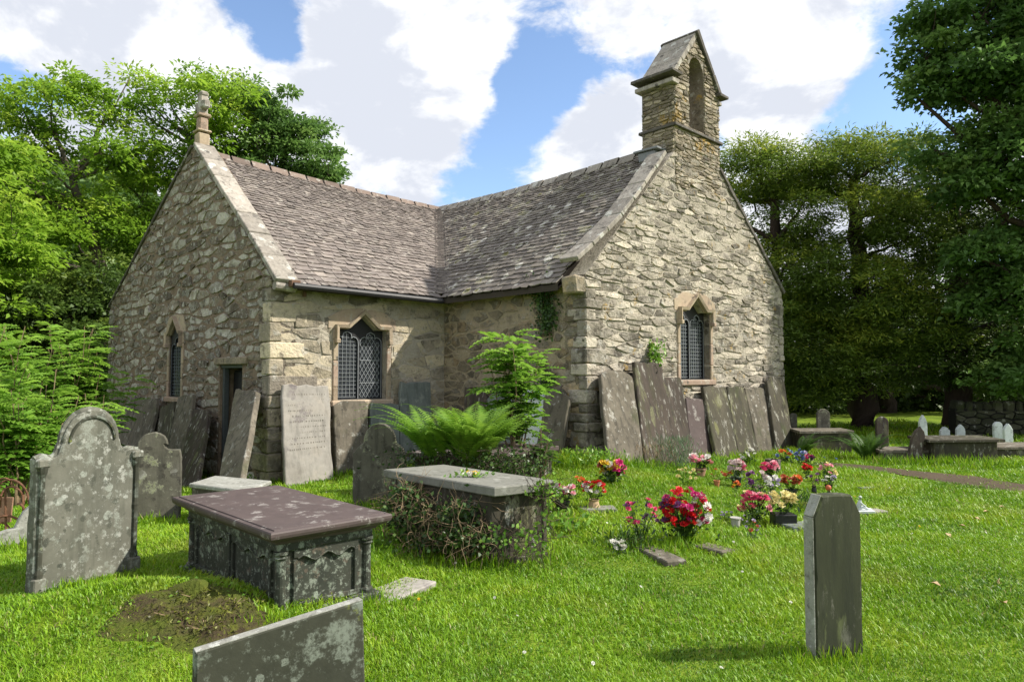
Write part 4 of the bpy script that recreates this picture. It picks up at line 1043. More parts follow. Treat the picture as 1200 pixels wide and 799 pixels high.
hs, fr_ = headstone('headstone', ol, bl_, br_, .085, M['head_green'], 'narrow green-stained stone with clipped corners standing alone, front right', lean=.0)
O, ex, up, nf = fr_
# pale left edge strip: lichen, plus sky light put into its colour
V = []
mb = MB(); 
ee = [(0, 0), (0, hh * .87), (wd * .17, hh)]
for a, b in zip(ee[:-1], ee[1:]):
    p = O + ex * a[0] + up * a[1] - nf * .0425; q = O + ex * b[0] + up * b[1] - nf * .0425; dd = q - p; nrm = dd.normalized().cross(nf)
    if nrm.dot(ex) > 0: nrm = -nrm
    cbox(mb, (p + q) / 2 + nrm * .002, dd / 2 * .995, nf * .038, nrm * .004, .002)
mb.build('pale_edge', M['head_edge'], hs)
# tilted slab in front of the chest tomb
A_ = at(229, 765, 2.75); B_ = at(426, 703, 3.15); C_ = at(433, 812, 3.12)
ex = Vector((B_.x - A_.x, B_.y - A_.y, 0)).normalized(); nf = ex.cross(Z3)
L = Vector((B_.x - A_.x, B_.y - A_.y, 0)).length
O = Vector((A_.x, A_.y, 0)); nf = nf if nf.y < 0 else -nf
V, F = extrude_poly([(.0, -.2), (L + .03, -.2), (L, B_.z), (L * .6, (A_.z * .4 + B_.z * .6) + .003), (0, A_.z)], (O, ex, Z3, nf), -.055, 0, .008)
fg = mkobj('headstone', V, F, M['head_lichen'], None, [(.3, .6, 0, 1)] * len(V)); tag(fg, 'dark headstone with slanting top and yellow lichen at the bottom edge of the view', 'gravestone')
mb = MB(); p = O + Z3 * A_.z; q = O + ex * L + Z3 * B_.z; dd = q - p; cbox(mb, (p + q) / 2 - nf * .0275 + Z3 * .001, dd / 2 * .995, nf * .023, dd.normalized().cross(nf) * .003, .0015); mb.build('pale_edge', M['head_edge'], fg)  # thin pale strip along the slanting top edge

# ---- chest tomb with purple slab lid
zt_ = .625
def topat(px, py, z):
    r = ray(px, py); k = (z - CAM_H) / r.z; return Vector((r.x * k, r.y * k, z))
cn_ = topat(317.6, 623.8, zt_); cl_ = topat(201.3, 581.3, zt_); cr_ = topat(462.2, 601.3, zt_)
eL = (cl_ - cn_); eS = (cr_ - cn_)
LL = eL.length; eL.normalize(); eS = (eS - eL * eS.dot(eL)); SS = eS.length; eS.normalize()
eL = Vector((eL.x, eL.y, 0)); eS = Vector((eS.x, eS.y, 0))
c0 = cn_ + eL * LL / 2 + eS * SS / 2; c0.z = 0
ct = thing('chest_tomb', (c0.x, c0.y, gz(c0.x, c0.y)), 'dark panelled chest tomb with a smooth purple lid, front left', 'tomb')
def tbox(parent, name, a, b, z0, z1, hl, hs_, mat, ch=.008, base=None):
    mb = MB(); c = (base or c0) + eL * a + eS * b; cbox(mb, Vector((c.x, c.y, (z0 + z1) / 2)), eL * hl, eS * hs_, Z3 * ((z1 - z0) / 2), ch); return mb.build(name, mat, parent)
mb = MB(); cc_ = Vector((c0.x, c0.y, 0))
def ring(hl, hs_, z): return [cc_ + eL * sl * hl + eS * ss * hs_ + Z3 * z for sl, ss in ((-1, -1), (1, -1), (1, 1), (-1, 1))]
prof = [(-.085, .515), (-.075, .535), (-.035, .550), (-.006, .572), (0, .590), (0, .608), (-.006, .618), (-.030, .622), (-.034, .616), (-.040, .616), (-.044, .626)]
V = []; F = []
for o_, z in prof: V += ring(LL / 2 + o_, SS / 2 + o_, z)
for i in range(len(prof) - 1):
    for k in range(4): F.append((i * 4 + k, i * 4 + (k + 1) % 4, (i + 1) * 4 + (k + 1) % 4, (i + 1) * 4 + k))
nn2 = len(V); N = 12
for i in range(N + 1):
    for j in range(N + 1):
        a = -1 + 2 * i / N; b = -1 + 2 * j / N; V.append(cc_ + eL * a * (LL / 2 - .044) + eS * b * (SS / 2 - .044) + Z3 * (.626 + (0 if abs(a) == 1 or abs(b) == 1 else random.uniform(-.002, .003))))
for i in range(N):
    for j in range(N): q = nn2 + i * (N + 1) + j; F.append((q, q + N + 1, q + N + 2, q + 1))
F.append((3, 2, 1, 0))
lid = mkobj('lid', V, F, M['tomb_purple'], ct, [(.4, .5, 0, 1)] * len(V)); lid['label'] = 'smooth purple slate lid with moulded rim'
bh, bs = LL / 2 - .10, SS / 2 - .10
tbox(ct, 'plinth', 0, 0, -.12, .055, bh + .05, bs + .05, M['tomb_dark'])
tbox(ct, 'core', 0, 0, .05, .52, bh - .03, bs - .03, M['tomb_dark'])
tbox(ct, 'frieze', 0, 0, .455, .520, bh, bs, M['tomb_dark'])
for sl in (-1, 1):
    for ss in (-1, 1):
        c = c0 + eL * sl * (bh - .035) + eS * ss * (bs - .035)
        V, F = lathe([(.050, .055), (.050, .08), (.036, .095), (.034, .40), (.046, .415), (.038, .425), (.050, .44), (.050, .458)], (c.x, c.y, 0), 14)
        mb = MB().add(V, F, .4); mb.build('corner_column', M['tomb_dark'], ct)
def tpanel(cen, ax, nrm, hw, z0, z1, name='panel', ogee=True):
    """raised stile frame around a sunk panel with a wavy head"""
    mb = MB(); W = lambda x, z, d: cen + ax * x + nrm * d + Z3 * z
    pts = []
    for k in range(15):
        x = -hw + 2 * hw * k / 14; s = abs(x / hw)
        z = z1 - .035 + (.022 * math.cos(s * math.pi * 2.4) if ogee else 0); pts.append((x, z))
    top = [(hw + .03, z1 + .03), (-hw - .03, z1 + .03)]
    poly = [(-hw - .03, pts[0][1] - .001)] + pts + [(hw + .03, pts[-1][1])] + top
    V, F = extrude_poly(poly if parea(poly) > 0 else poly[::-1], (Vector((cen.x, cen.y, 0)), ax, Z3, nrm), -.02, .022, .003)
    if ax.cross(Z3).dot(nrm) < 0: F = [tuple(reversed(f)) for f in F]
    mb.add(V, F, .5)
    for sx in (-1, 1): cbox(mb, W(sx * (hw + .016), (z0 + z1) / 2 - .02, .0), ax * .016, nrm * .022, Z3 * ((z1 - z0) / 2 - .02), .004)
    cbox(mb, W(0, z0 - .0, .0), ax * (hw + .03), nrm * .024, Z3 * .018, .004)
    mb.add(*tube([W(x, z - .006, .022) for x, z in pts], .008, 5), tint=.2)
    return mb.build(name, M['tomb_dark'], ct)
for ss, nr in ((-1, -eS), (1, eS)):
    for a in (-.42, .42):
        tpanel(c0 + eL * a * bh * 1.05 + nr * (bs - .03), eL, nr, bh * .36, .08, .43)
    tbox(ct, 'pilaster', 0, ss * (bs - .01), .06, .455, .035, .014, M['tomb_dark'], .004)
for sl, nr in ((-1, -eL), (1, eL)):
    tpanel(c0 + nr * (bh - .03), eS, nr, bs * .60, .08, .43)
# pale flat ledger on a low base, just behind it
def table(name, corners, zc, th, mat_top, mat_body, label, inset=.10, z0=-.12, cat='tomb', body_seed=0, group=None):
    c = sum(corners, Vector()) / 4; root = thing(name, (c.x, c.y, gz(c.x, c.y)), label, cat, group)
    pts2 = []
    for i in range(4):
        a = corners[i]; b = corners[(i + 1) % 4]
        for k in range(5):
            p = a.lerp(b, k / 5); n_ = (b - a).cross(Z3).normalized(); p = p + n_ * random.uniform(-.006, .006); pts2.append((p.x, p.y))
    if parea(pts2) < 0: pts2 = pts2[::-1]
    zz = [sum(((corners[j].z) / max(.02, (Vector((x, y, 0)) - Vector((corners[j].x, corners[j].y, 0))).length) ** 2) for j in range(4)) / sum(1 / max(.02, (Vector((x, y, 0)) - Vector((corners[j].x, corners[j].y, 0))).length) ** 2 for j in range(4)) for x, y in pts2]
    V, F = extrude_poly(pts2, (Vector((0, 0, 0)), Vector((1, 0, 0)), Vector((0, 1, 0)), Z3), -th, 0, .010)
    n = len(pts2); V = [Vector((p.x, p.y, p.z + zz[i % n])) for i, p in enumerate(V)]
    mkobj('top_slab', V, F, mat_top, root, [(.5, .5, 0, 1)] * len(V))
    ins = [c.lerp(p, 1 - inset) for p in corners]; zmin = min(p.z for p in corners) - th
    for i in range(4):
        a = ins[i].copy(); b = ins[(i + 1) % 4].copy(); a.z = b.z = 0; d = b - a; nrm = d.cross(Z3).normalized()
        if nrm.dot(a - Vector((c.x, c.y, 0))) < 0: nrm = -nrm
        mb = MB(); zb_ = gz(c.x, c.y) + z0
        cbox(mb, (a + b) / 2 + Z3 * ((zmin + zb_) / 2 + .01) - nrm * .03, d / 2, nrm * .03, Z3 * ((zmin - zb_) / 2), .008, .003); mb.build('side_slab', mat_body, root)
    return root, c
q = [topat(449.6, 549.6, .66), topat(580, 571, .66), topat(655, 565.5, .64), None]; q[3] = q[0] + (q[2] - q[1]) * 1.0
for p in q: p.z = .66
t2, t2c = table('table_tomb', q, .66, .085, M['slab_top'], M['slab_dark'], 'grey-topped table tomb with dead ivy over its side, centre', inset=.12)
q3 = [topat(476, 529, .62), topat(560, 535, .62), topat(655, 522, .62), topat(600, 517, .62)]
q3[3] = q3[0] + q3[2] - q3[1]
t3, t3c = table('table_tomb', q3, .62, .07, M['tomb_purple'], M['slab_dark'], 'purple-topped tomb mostly hidden behind the fern and sapling', inset=.10)
ql = [topat(222, 566, .42), topat(290, 575, .42), topat(318, 563, .42), topat(252, 557, .42)]
table('ledger_tomb', ql, .42, .05, M['head_edge'], M['slab_dark'], 'pale flat lichened slab just behind the purple lid', inset=.06)

# ---- right background stones under the yews
def small_stone(px, pyb, pw, ph, mat, label, top='round', side=0, th=.08, Y=None, group=None):
    b = gpos(px, pyb) if Y is None else G(at(px, pyb, Y).x, Y)
    w_ = pw / FPX * b.y; h = ph / FPX * b.y
    if Y is not None: h = at(px, pyb - ph, Y).z - b.z
    if top == 'round': ol = [(0, 0), (w_, 0), (w_, h - w_ * .45)] + arc(w_ / 2, h - w_ * .45, w_ / 2, w_ * .45, 10, 170, 7) + [(0, h - w_ * .45)]
    elif top == 'goth': ol = [(0, 0), (w_, 0), (w_, h * .75), (w_ * .82, h * .88), (w_ * .5, h), (w_ * .18, h * .88), (0, h * .75)]
    else: ol = [(0, 0), (w_, 0), (w_, h * .80), (w_ * .85, h * .84)] + arc(w_ / 2, h * .86, w_ * .32, h * .14, 10, 170, 6) + [(w_ * .15, h * .84), (0, h * .80)]
    e_ = Vector((w_ / 2, 0, 0))
    return headstone('headstone', ol, b - e_, b + e_, th, mat, label, side=side, group=group)[0]
small_stone(966, 520, 15, 41, M['head_moss'], 'round-topped brown stone standing behind the far left table tomb', 'round', Y=15.8)
small_stone(931, 520, 8, 36, M['head_moss'], 'slim dim stone just past the far corner of the church', 'round', Y=17)
small_stone(1035, 520, 14, 32, M['slab_purple'], 'dark brown upright stone behind the big fern', 'round', Y=14.6)
small_stone(1069, 543, 15, 44, M['slab_purple'], 'black headstone leaning right before the low slab', 'goth', side=.22)
small_stone(1083, 522, 9, 36, M['white_marble'], 'tallest white headstone, just right of the leaning black one', 'goth', Y=16)
small_stone(1108.5, 520, 11, 20, M['white_marble'], 'short white shouldered headstone, left one above the long dark tomb', 'shoulder', Y=17)
small_stone(1127, 520, 10, 23, M['white_marble'], 'white headstone, right one above the long dark tomb', 'goth', Y=17)
small_stone(1171, 523, 10, 29, M['white_marble'], 'round-topped pale headstone in front of the stone boundary wall', 'round', Y=16)
small_stone(1183, 523, 10, 27, M['white_marble'], 'bluish white pointed headstone, rightmost of all', 'goth', Y=15.6)
def px_table(x0, x1, yt, yb, Y, dpt, mt, mb_, label, th=.06, inset=.08):
    a = at(x0, yt, Y); b = at(x1, yt, Y + .1); d = Vector((.1, dpt, 0)); z = a.z
    cs = [a, b, b + d, a + d]
    for p in cs: p.z = z
    return table('table_tomb', cs, z, th, M[mt], M[mb_], label, inset=inset)
px_table(937, 1001, 505, 524, 14.8, .8, 'slab_grey', 'slab_dark', 'table tomb at the far left beneath the yews')
px_table(1031, 1124, 527.5, 534, 13.4, .7, 'slab_grey', 'slab_dark', 'low slab tomb behind the leaning black headstone', inset=.04)
px_table(1089, 1178, 515, 540, 13.2, .9, 'slab_dark', 'slab_dark', 'long dark table tomb beneath the yews', inset=.16)
px_table(1165, 1240, 523.5, 541, 13.6, .9, 'slab_grey', 'slab_dark', 'table tomb cut by the right edge of the view')
# boundary wall with cock-and-hen coping
p0 = G(at(1120, 500, 18.6).x, 18.6); p1 = G(at(1330, 500, 18.0).x, 18.0)
bwt = thing('boundary_wall', ((p0 + p1) / 2).to_tuple(), 'rough dry-stone boundary wall with upright coping stones at the far right', 'wall')
ex = (p1 - p0); ex.z = 0; LW = ex.length; ex.normalize(); nf = ex.cross(Z3); nf = nf if nf.y < 0 else -nf
mb = MB(); hexa(mb, box_pts((p0 + p1) / 2 + Z3 * .25 - nf * .2, ex * LW / 2, nf * .2, Z3 * .45)); mb.build('core', M['dark_void'], bwt)
st = masonry((Vector((p0.x, p0.y, p0.z)), ex, Z3, nf), [(0, -.1), (LW, -.1), (LW, .72), (0, .72)], [], .13, .28, joint=.012, proud=(.01, .05), jit=.4, wgt=.5, seed=77)
lay(st, 'stone', M['dry_wall'], bwt, 150, 'small_stones')
x = 0
while x < LW:
    w_ = random.uniform(.16, .3); mb = MB(); cbox(mb, p0 + ex * (x + w_ / 2) - nf * .18 + Z3 * (.72 + .09), ex * (w_ / 2 - .01), nf * .2, Z3 * random.uniform(.10, .16), .05, .02); mb.build('coping_stone', M['dry_wall'], bwt); x += w_

# flat stones in the grass
def flat(px, py, lx, ly, rot, mat, label, h=.03):
    p = gpos(px, py); mb = MB(); a = Vector((math.cos(rot), math.sin(rot), 0)); b = Vector((-a.y, a.x, 0))
    cbox(mb, p + Z3 * (h - .035), a * lx, b * ly, Z3 * .04, .01, .006); o = mb.build('grave_marker', M[mat], None); tag(o, label, 'grave marker'); return o
flat(772, 652, .30, .10, 1.9, 'slab_grey', 'narrow sunken stone strip in front of the big red bouquet')
flat(700, 598, .22, .10, .1, 'slab_top', 'pale little slab beneath the tan vase')
flat(936, 619, .16, .11, .3, 'slab_teal', 'bluish square plaque beside the pale yellow flowers', .045)
flat(838, 645, .16, .10, 2.2, 'slab_grey', 'small sunken plaque right of the big red bouquet')
flat(1014, 603, .24, .10, .2, 'slab_pale', 'pale stone plaque carrying the book ornament, right', .05)
flat(962, 582, .14, .08, 0, 'slab_grey', 'tiny plaque beneath the orange ball ornament')
flat(1016, 573, .14, .05, .3, 'slab_teal', 'thin plaque lost in the grass nearest the path')
flat(612, 655, .22, .12, .6, 'slab_dark', 'broken flat stone at the foot of the ivy-covered tomb', .05)
flat(462, 694, .16, .34, -.5, 'slab_pale', 'worn pale stone path slab right of the chest tomb', .02)
# mossy earth mound left of the chest tomb
def mound(px, py, r, h, label, seed):
    p = gpos(px, py); rng = random.Random(seed); V = []; F = []; n = 30; m_ = 10
    for i in range(m_ + 1):
        for k in range(n):
            t_ = 2 * math.pi * k / n; rr = r * i / m_ * (1 + .18 * math.sin(3 * t_ + seed) + .1 * math.sin(7 * t_))
            x = p.x + rr * math.cos(t_) * 1.25; y = p.y + rr * math.sin(t_) * .9; f = 1 - (i / m_) ** 2
            V.append((x, y, gz(x, y) - .012 + h * f * max(.15, .75 + 1.3 * noise.noise(Vector((x * 6, y * 6, seed)))) + .012 + .02 * f * noise.noise(Vector((x * 25, y * 25, seed)))))
    for i in range(m_):
        for k in range(n): F.append((i * n + k, i * n + (k + 1) % n, (i + 1) * n + (k + 1) % n, (i + 1) * n + k))
    o = mkobj('moss_mound', V, F, M['moss_soil'], None, [(.5, .5, 0, 1)] * len(V), True); tag(o, label, 'mound', None)
    return o, p
mound(236, 716, .40, .04, 'flat spread of brown mossy earth left of the chest tomb', 3)
mound(228, 700, .16, .10, 'small mossy hump on the brown earth left of the chest tomb', 8)
mound(275, 752, .30, .05, 'low scruffy moss patch in front of the chest tomb', 5)
# rusty iron grave surround, far left
rp_ = gpos(2, 640); rg = thing('iron_grave_surround', (rp_.x, rp_.y, rp_.z), 'rusty curled iron grave surround by the left bushes', 'railing')
Y = rp_.y + .5
def loop(cx, cy, rx, ry, a0, a1, r=.012, Y=Y): 
    pts = [at(cx + rx * math.cos(R(a0 + (a1 - a0) * k / 14)), cy - ry * math.sin(R(a0 + (a1 - a0) * k / 14)), Y + .02 * math.sin(k)) for k in range(15)]
    MB().add(*tube(pts, r, 6)).build('scroll_bar', M['rust'], rg)
loop(12, 590, 22, 28, 0, 180); loop(14, 588, 14, 18, -10, 200); loop(8, 618, 18, 14, 0, 360); loop(22, 612, 9, 22, -80, 100); loop(0, 622, 12, 10, 0, 360, .01); loop(5, 566, 8, 6, -20, 240, .009)
for x in (-12, 6, 27, 36):
    MB().add(*tube([at(x, 572 + abs(x - 12) * .5, Y), at(x + 1, 634, Y)], .011, 6)).build('upright', M['rust'], rg)
mb = MB(); cbox(mb, at(0, 597, Y + .1), Vector((.13, 0, 0)), Vector((0, .008, 0)), Vector((.01, 0, .13)), .004); mb.build('rust_plate', M['rust_panel'], rg)
# ---------------------------------------------------------------- foliage helpers (numpy)
rs = np.random.RandomState(11)
def unit(n): v = rs.normal(size=(n, 3)); return v / np.linalg.norm(v, axis=1)[:, None]
def norm(a): return a / np.maximum(1e-6, np.linalg.norm(a, axis=1))[:, None]
def leaves(C, D, N, L, W, tint, fold=.25):
    """kite leaves: base C, direction D, face normal N, length L, width W"""
    D = norm(D); Sd = norm(np.cross(N, D)); Nn = np.cross(D, Sd)
    L = np.broadcast_to(np.asarray(L, dtype=float).reshape(-1, 1), (len(C), 1)); W = np.broadcast_to(np.asarray(W, dtype=float).reshape(-1, 1), (len(C), 1))
    b = C; t = C + D * L - Nn * L * .12; m = C + D * L * .48 + Nn * W * fold
    V = np.stack([b, m + Sd * W * .5, t, m - Sd * W * .5], 1).reshape(-1, 3)
    F = np.arange(len(C) * 4).reshape(-1, 4); T = np.repeat(tint, 4, axis=0)
    return V, F, T
def tints(n, base=None, spread=1.0):
    t_ = np.zeros((n, 4)); t_[:, 0] = rs.rand(n) if base is None else np.clip(base + (rs.rand(n) - .5) * spread, 0, 1); t_[:, 1] = rs.rand(n); t_[:, 3] = 1; return t_
def curve(a, b, sagz, n=6, wob=.0):
    a = Vector(a); b = Vector(b); L = (b - a).length; pts = []
    for i in range(n):
        t_ = i / (n - 1); p = a.lerp(b, t_); p.z += sagz * math.sin(t_ * math.pi)
        if 0 < i < n - 1: p += Vector((random.uniform(-1, 1), random.uniform(-1, 1), random.uniform(-1, 1))) * wob * L
        pts.append(p)
    return pts
def make_tree(name, label, base, trunk, blobs, nclump, per, ll, lw, mat, bark, group, clump=(.5, .5, .28), r0=.22, nlimb=16, droop=0.0, shell=.5, reject=None, up=.6, vis_bias=True, kindlight=.5, ntwig=90, cat='tree'):
    """blobs: (centre Vector, (rx, ry, rz)); crown leaves gather in flattened sprays on the blobs"""
    root = thing(name, tuple(base), label, cat, group)
    tr = [Vector(base) - Z3 * .2] + [Vector(p) for p in trunk]
    n = len(tr); rad = [r0 * (1.25 if i == 0 else 1 - .62 * i / (n - 1)) for i in range(n)]
    pts = []; rr = []
    for i in range(n - 1):
        for k in range(4):
            t_ = k / 4; p = tr[i].lerp(tr[i + 1], t_); p += Vector((random.uniform(-1, 1), random.uniform(-1, 1), 0)) * r0 * .18 * (i + k > 0); pts.append(p); rr.append(rad[i] * (1 - t_) + rad[i + 1] * t_)
    pts.append(tr[-1]); rr.append(rad[-1])
    MB().add(*tube(pts, rr, 9)).build('trunk', bark, root, True)
    wts = np.array([b[1][0] * b[1][1] * b[1][2] for b in blobs]) ** .8; wts /= wts.sum()
    cc = []; cb = []
    while len(cc) < nclump:
        bi = rs.choice(len(blobs), p=wts); c, r_ = blobs[bi]; d = unit(1)[0]; q = shell + (1 - shell) * rs.rand() ** .6
        p = np.array(c) + d * np.array(r_) * q
        if reject is not None and reject(p): continue
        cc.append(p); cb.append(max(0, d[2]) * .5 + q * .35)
    cc = np.array(cc)
    # limbs
    ends = []
    for i in range(nlimb):
        c = Vector(cc[rs.randint(len(cc))]) if i >= len(blobs) else Vector(blobs[i][0])
        k = min(range(len(pts)), key=lambda j: abs(pts[j].z - (c.z - (c - pts[j]).length * .45)) + (0 if j > 2 else 5)); s = pts[k]
        cv = curve(s, c, -.06 * (c - s).length, 7, .03); r_a = min(rr[k] * .7, .035 + .030 * (c - s).length)
        MB().add(*tube(cv, [r_a * (1 - .8 * j / 6) for j in range(7)], 6)).build('branch', bark, root, True); ends += cv[2:]
    mb = MB(); E_ = np.array([tuple(e) for e in ends])
    for i in rs.choice(len(cc), min(ntwig, len(cc)), replace=False):
        d = np.linalg.norm(E_ - cc[i], axis=1); e = Vector(E_[d.argmin()]); cv = curve(e, cc[i], .03, 4, .05); mb.add(*tube(cv, [.022, .016, .011, .006], 4, False))
    if mb.v: mb.build('twigs', bark, root)['kind'] = 'stuff'
    # leaves
    m_ = len(cc) * per
    ci = np.repeat(np.arange(len(cc)), per); sz = (.55 + .75 * rs.rand(len(cc)))[ci][:, None]
    d = unit(m_); d[:, 2] = np.where(rs.rand(m_) < .8, np.abs(d[:, 2]), -np.abs(d[:, 2]) * .6)
    off = d * (.5 + .5 * rs.rand(m_, 1) ** .7) * np.array(clump) * sz * (1 + .22 * rs.normal(size=(m_, 1)))
    off[:, 2] -= droop * (off[:, 0] ** 2 + off[:, 1] ** 2)
    C = cc[ci] + off
    D = off * np.array([1, 1, .6]); D[:, 2] -= droop * .3; D = norm(D) + unit(m_) * .7; N = d * .5 + unit(m_) * (.75 - up * .4) + np.array([0, 0, 1]) * up
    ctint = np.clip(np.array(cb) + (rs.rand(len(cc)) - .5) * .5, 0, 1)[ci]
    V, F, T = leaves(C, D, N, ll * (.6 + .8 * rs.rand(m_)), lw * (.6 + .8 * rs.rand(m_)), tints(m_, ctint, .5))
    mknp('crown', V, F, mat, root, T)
    return root
def pb(lst):          # px blobs -> world: (px, py, Y, rpx, rpy, rdepth)
    out = []
    for px, py, Y, rx, ry, rd in lst:
        c = at(px, py, Y); out.append((c, (rx / FPX * Y, rd, ry / FPX * Y)))
    return out
def tv(*ps): return [at(*p) for p in ps]

GL = 'broadleaf trees behind the church at the left'
make_tree('ash_tree', 'bright green spreading ash tree with bare dark limbs showing, left of the gable', G(at(120, 470, 24).x, 24), tv((118, 400, 24), (125, 330, 24), (105, 270, 23.5), (85, 210, 23)),
          pb([(60, 130, 23, 55, 38, 2), (130, 120, 24, 60, 28, 2), (60, 200, 22.5, 55, 40, 2.2), (150, 185, 24, 60, 35, 2), (30, 270, 22, 60, 40, 2), (110, 270, 24, 55, 35, 2.2), (50, 340, 23, 70, 35, 2), (-10, 180, 22, 40, 60, 2), (15, 110, 23, 18, 22, 1)]),
          160, 150, .19, .078, M['leaf_ash'], M['bark'], GL, (.72, .72, .34), .30, 26, .10, .35, up=.7, ntwig=160)
make_tree('ash_tree', 'tall light green tree rising right behind the stone cross', G(at(215, 440, 25).x, 25), tv((210, 330, 25), (225, 240, 25), (235, 170, 25)),
          pb([(190, 130, 25, 50, 35, 2), (250, 125, 25, 55, 38, 2.2), (215, 200, 25, 60, 45, 2), (160, 240, 25, 55, 50, 2), (275, 170, 26, 45, 40, 2), (190, 300, 25, 60, 50, 2), (240, 98, 25, 30, 14, 1)]),
          130, 150, .19, .078, M['leaf_ash'], M['bark'], GL, (.72, .72, .34), .3, 22, .1, .3, up=.7)
make_tree('oak_tree', 'darker green tree showing above the transept roof ridge', G(at(330, 440, 27).x, 27), tv((325, 300, 27), (330, 220, 27), (335, 165, 27)),
          pb([(335, 150, 27, 42, 38, 2.2), (360, 190, 27, 40, 30, 2), (300, 130, 27, 35, 28, 2), (320, 200, 27, 60, 30, 2), (385, 205, 27, 22, 12, 1.4)]),
          110, 190, .17, .09, M['leaf_oak'], M['bark'], GL, (.62, .62, .34), .3, 12, .1, .35, up=.5)
make_tree('sycamore_tree', 'shaded green tree low behind the left gable corner', G(at(60, 480, 20).x, 20), tv((62, 430, 20), (66, 380, 20)),
          pb([(60, 370, 20, 70, 50, 2), (110, 420, 20, 40, 55, 1.6), (10, 400, 20, 50, 60, 2), (120, 340, 21, 35, 50, 1.5)]),
          120, 190, .16, .085, M['leaf_dark'], M['bark_dark'], GL, (.62, .62, .32), .2, 10, .1, .3)
make_tree('sycamore_tree', 'green tree at the far left edge behind the bushes', G(at(-60, 480, 18).x, 18), tv((-55, 400, 18), (-50, 300, 18), (-45, 220, 18)),
          pb([(-40, 260, 18, 70, 70, 2.2), (-60, 370, 18, 80, 60, 2.2), (-50, 180, 18, 50, 50, 2), (5, 300, 18.5, 45, 40, 1.6)]),
          110, 200, .18, .085, M['leaf_ash'], M['bark'], GL, (.75, .75, .26), .25, 10, .1, .3)

GY = 'old yew trees right of the church'
gap = (at(882, 305, 21), at(868, 262, 21))
def rej(p):
    for q in gap:
        if abs(p[0] - q.x) < .42 * (p[1] / 21) + .1 and abs(p[2] - q.z) < .75: return True
    return False
YW = dict(clump=(.62, .62, .32), droop=.20, shell=.55, up=.4)
make_tree('yew_tree', 'yew with yellow-green tips directly behind the front gable', G(at(905, 500, 21).x, 21), tv((905, 400, 21), (910, 300, 21), (905, 220, 21)),
          pb([(880, 205, 21, 45, 30, 1.8), (930, 200, 21, 40, 28, 1.8), (915, 255, 21, 50, 40, 1.8), (855, 250, 21, 25, 35, 1.6), (935, 330, 20.5, 45, 55, 1.8), (900, 390, 20.5, 35, 50, 1.6), (950, 420, 20.5, 45, 60, 1.6)]),
          250, 230, .14, .038, M['leaf_yew'], M['bark_dark'], GY, nlimb=12, r0=.3, reject=rej, **YW)
make_tree('yew_tree', 'tall dense yew in the middle of the dark group', G(at(1010, 500, 21).x, 21), tv((1010, 400, 21), (1005, 300, 21), (1000, 210, 21)),
          pb([(985, 200, 21, 45, 32, 2), (1040, 205, 21, 42, 34, 2), (1000, 270, 20.5, 60, 50, 2), (1060, 280, 20.5, 50, 50, 2), (1000, 350, 20, 65, 50, 2), (1060, 380, 20, 55, 50, 2), (1000, 430, 20, 60, 45, 2), (965, 180, 21, 14, 14, 1), (1020, 170, 21, 14, 12, 1), (1060, 172, 21, 12, 12, 1), (1090, 215, 21, 35, 35, 1.6), (955, 215, 21, 30, 30, 1.6), (860, 330, 21, 22, 30, 1.4)]),
          340, 230, .14, .038, M['leaf_yew'], M['bark_dark'], GY, nlimb=14, r0=.4, **YW)
make_tree('yew_tree', 'dark yew in shade behind the long table tomb', G(at(1120, 500, 20).x, 20), tv((1120, 400, 20), (1125, 300, 20), (1120, 230, 20)),
          pb([(1110, 260, 20, 50, 45, 2), (1170, 280, 20, 60, 60, 2), (1110, 340, 19.5, 50, 45, 2), (1180, 380, 19.5, 60, 50, 2), (1120, 420, 19.5, 60, 45, 2), (1190, 440, 19.5, 60, 35, 2), (1250, 330, 20, 60, 90, 2)]),
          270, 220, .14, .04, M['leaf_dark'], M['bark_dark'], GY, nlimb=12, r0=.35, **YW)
make_tree('yew_tree', 'dim yew far back between the trunks', G(at(1040, 500, 26).x, 26), tv((1040, 420, 26), (1040, 340, 26)),
          pb([(960, 420, 26, 60, 60, 2), (1040, 400, 26, 60, 60, 2), (1120, 410, 26, 60, 60, 2), (1200, 400, 26, 60, 80, 2), (900, 440, 27, 50, 50, 2), (960, 470, 27, 70, 25, 1.6), (1100, 468, 27, 80, 25, 1.6), (1220, 468, 27, 60, 25, 1.6)]),
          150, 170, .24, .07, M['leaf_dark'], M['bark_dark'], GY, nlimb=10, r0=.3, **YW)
OY = 17.0
make_tree('oak_tree', 'tall oak whose blue-green leafy branches hang in from the top right', G(at(1330, 480, OY).x, OY), tv((1320, 380, OY), (1310, 200, OY), (1290, 20, OY)),
          pb([(1150, 20, OY, 80, 45, 1.2), (1215, 90, OY, 70, 70, 1.4), (1130, 95, OY, 55, 40, 1.1), (1085, 70, OY, 34, 30, .8), (1075, 115, OY, 26, 20, .6), (1180, 190, OY, 70, 60, 1.2), (1125, 215, OY, 40, 35, .9), (1200, 290, OY, 55, 45, 1.1), (1140, 300, OY, 35, 22, .7), (1220, 380, OY, 50, 50, 1), (1195, 440, OY, 35, 25, .9), (1175, 350, OY, 40, 30, .9), (1095, 175, OY, 28, 18, .6), (1210, -40, OY, 90, 50, 1.4), (1300, 100, OY, 70, 120, 1.5)]),
          500, 125, .150, .095, M['leaf_oak'], M['bark_dark'], None, (.50, .50, .24), .35, 20, .15, .35, up=.5, ntwig=220)

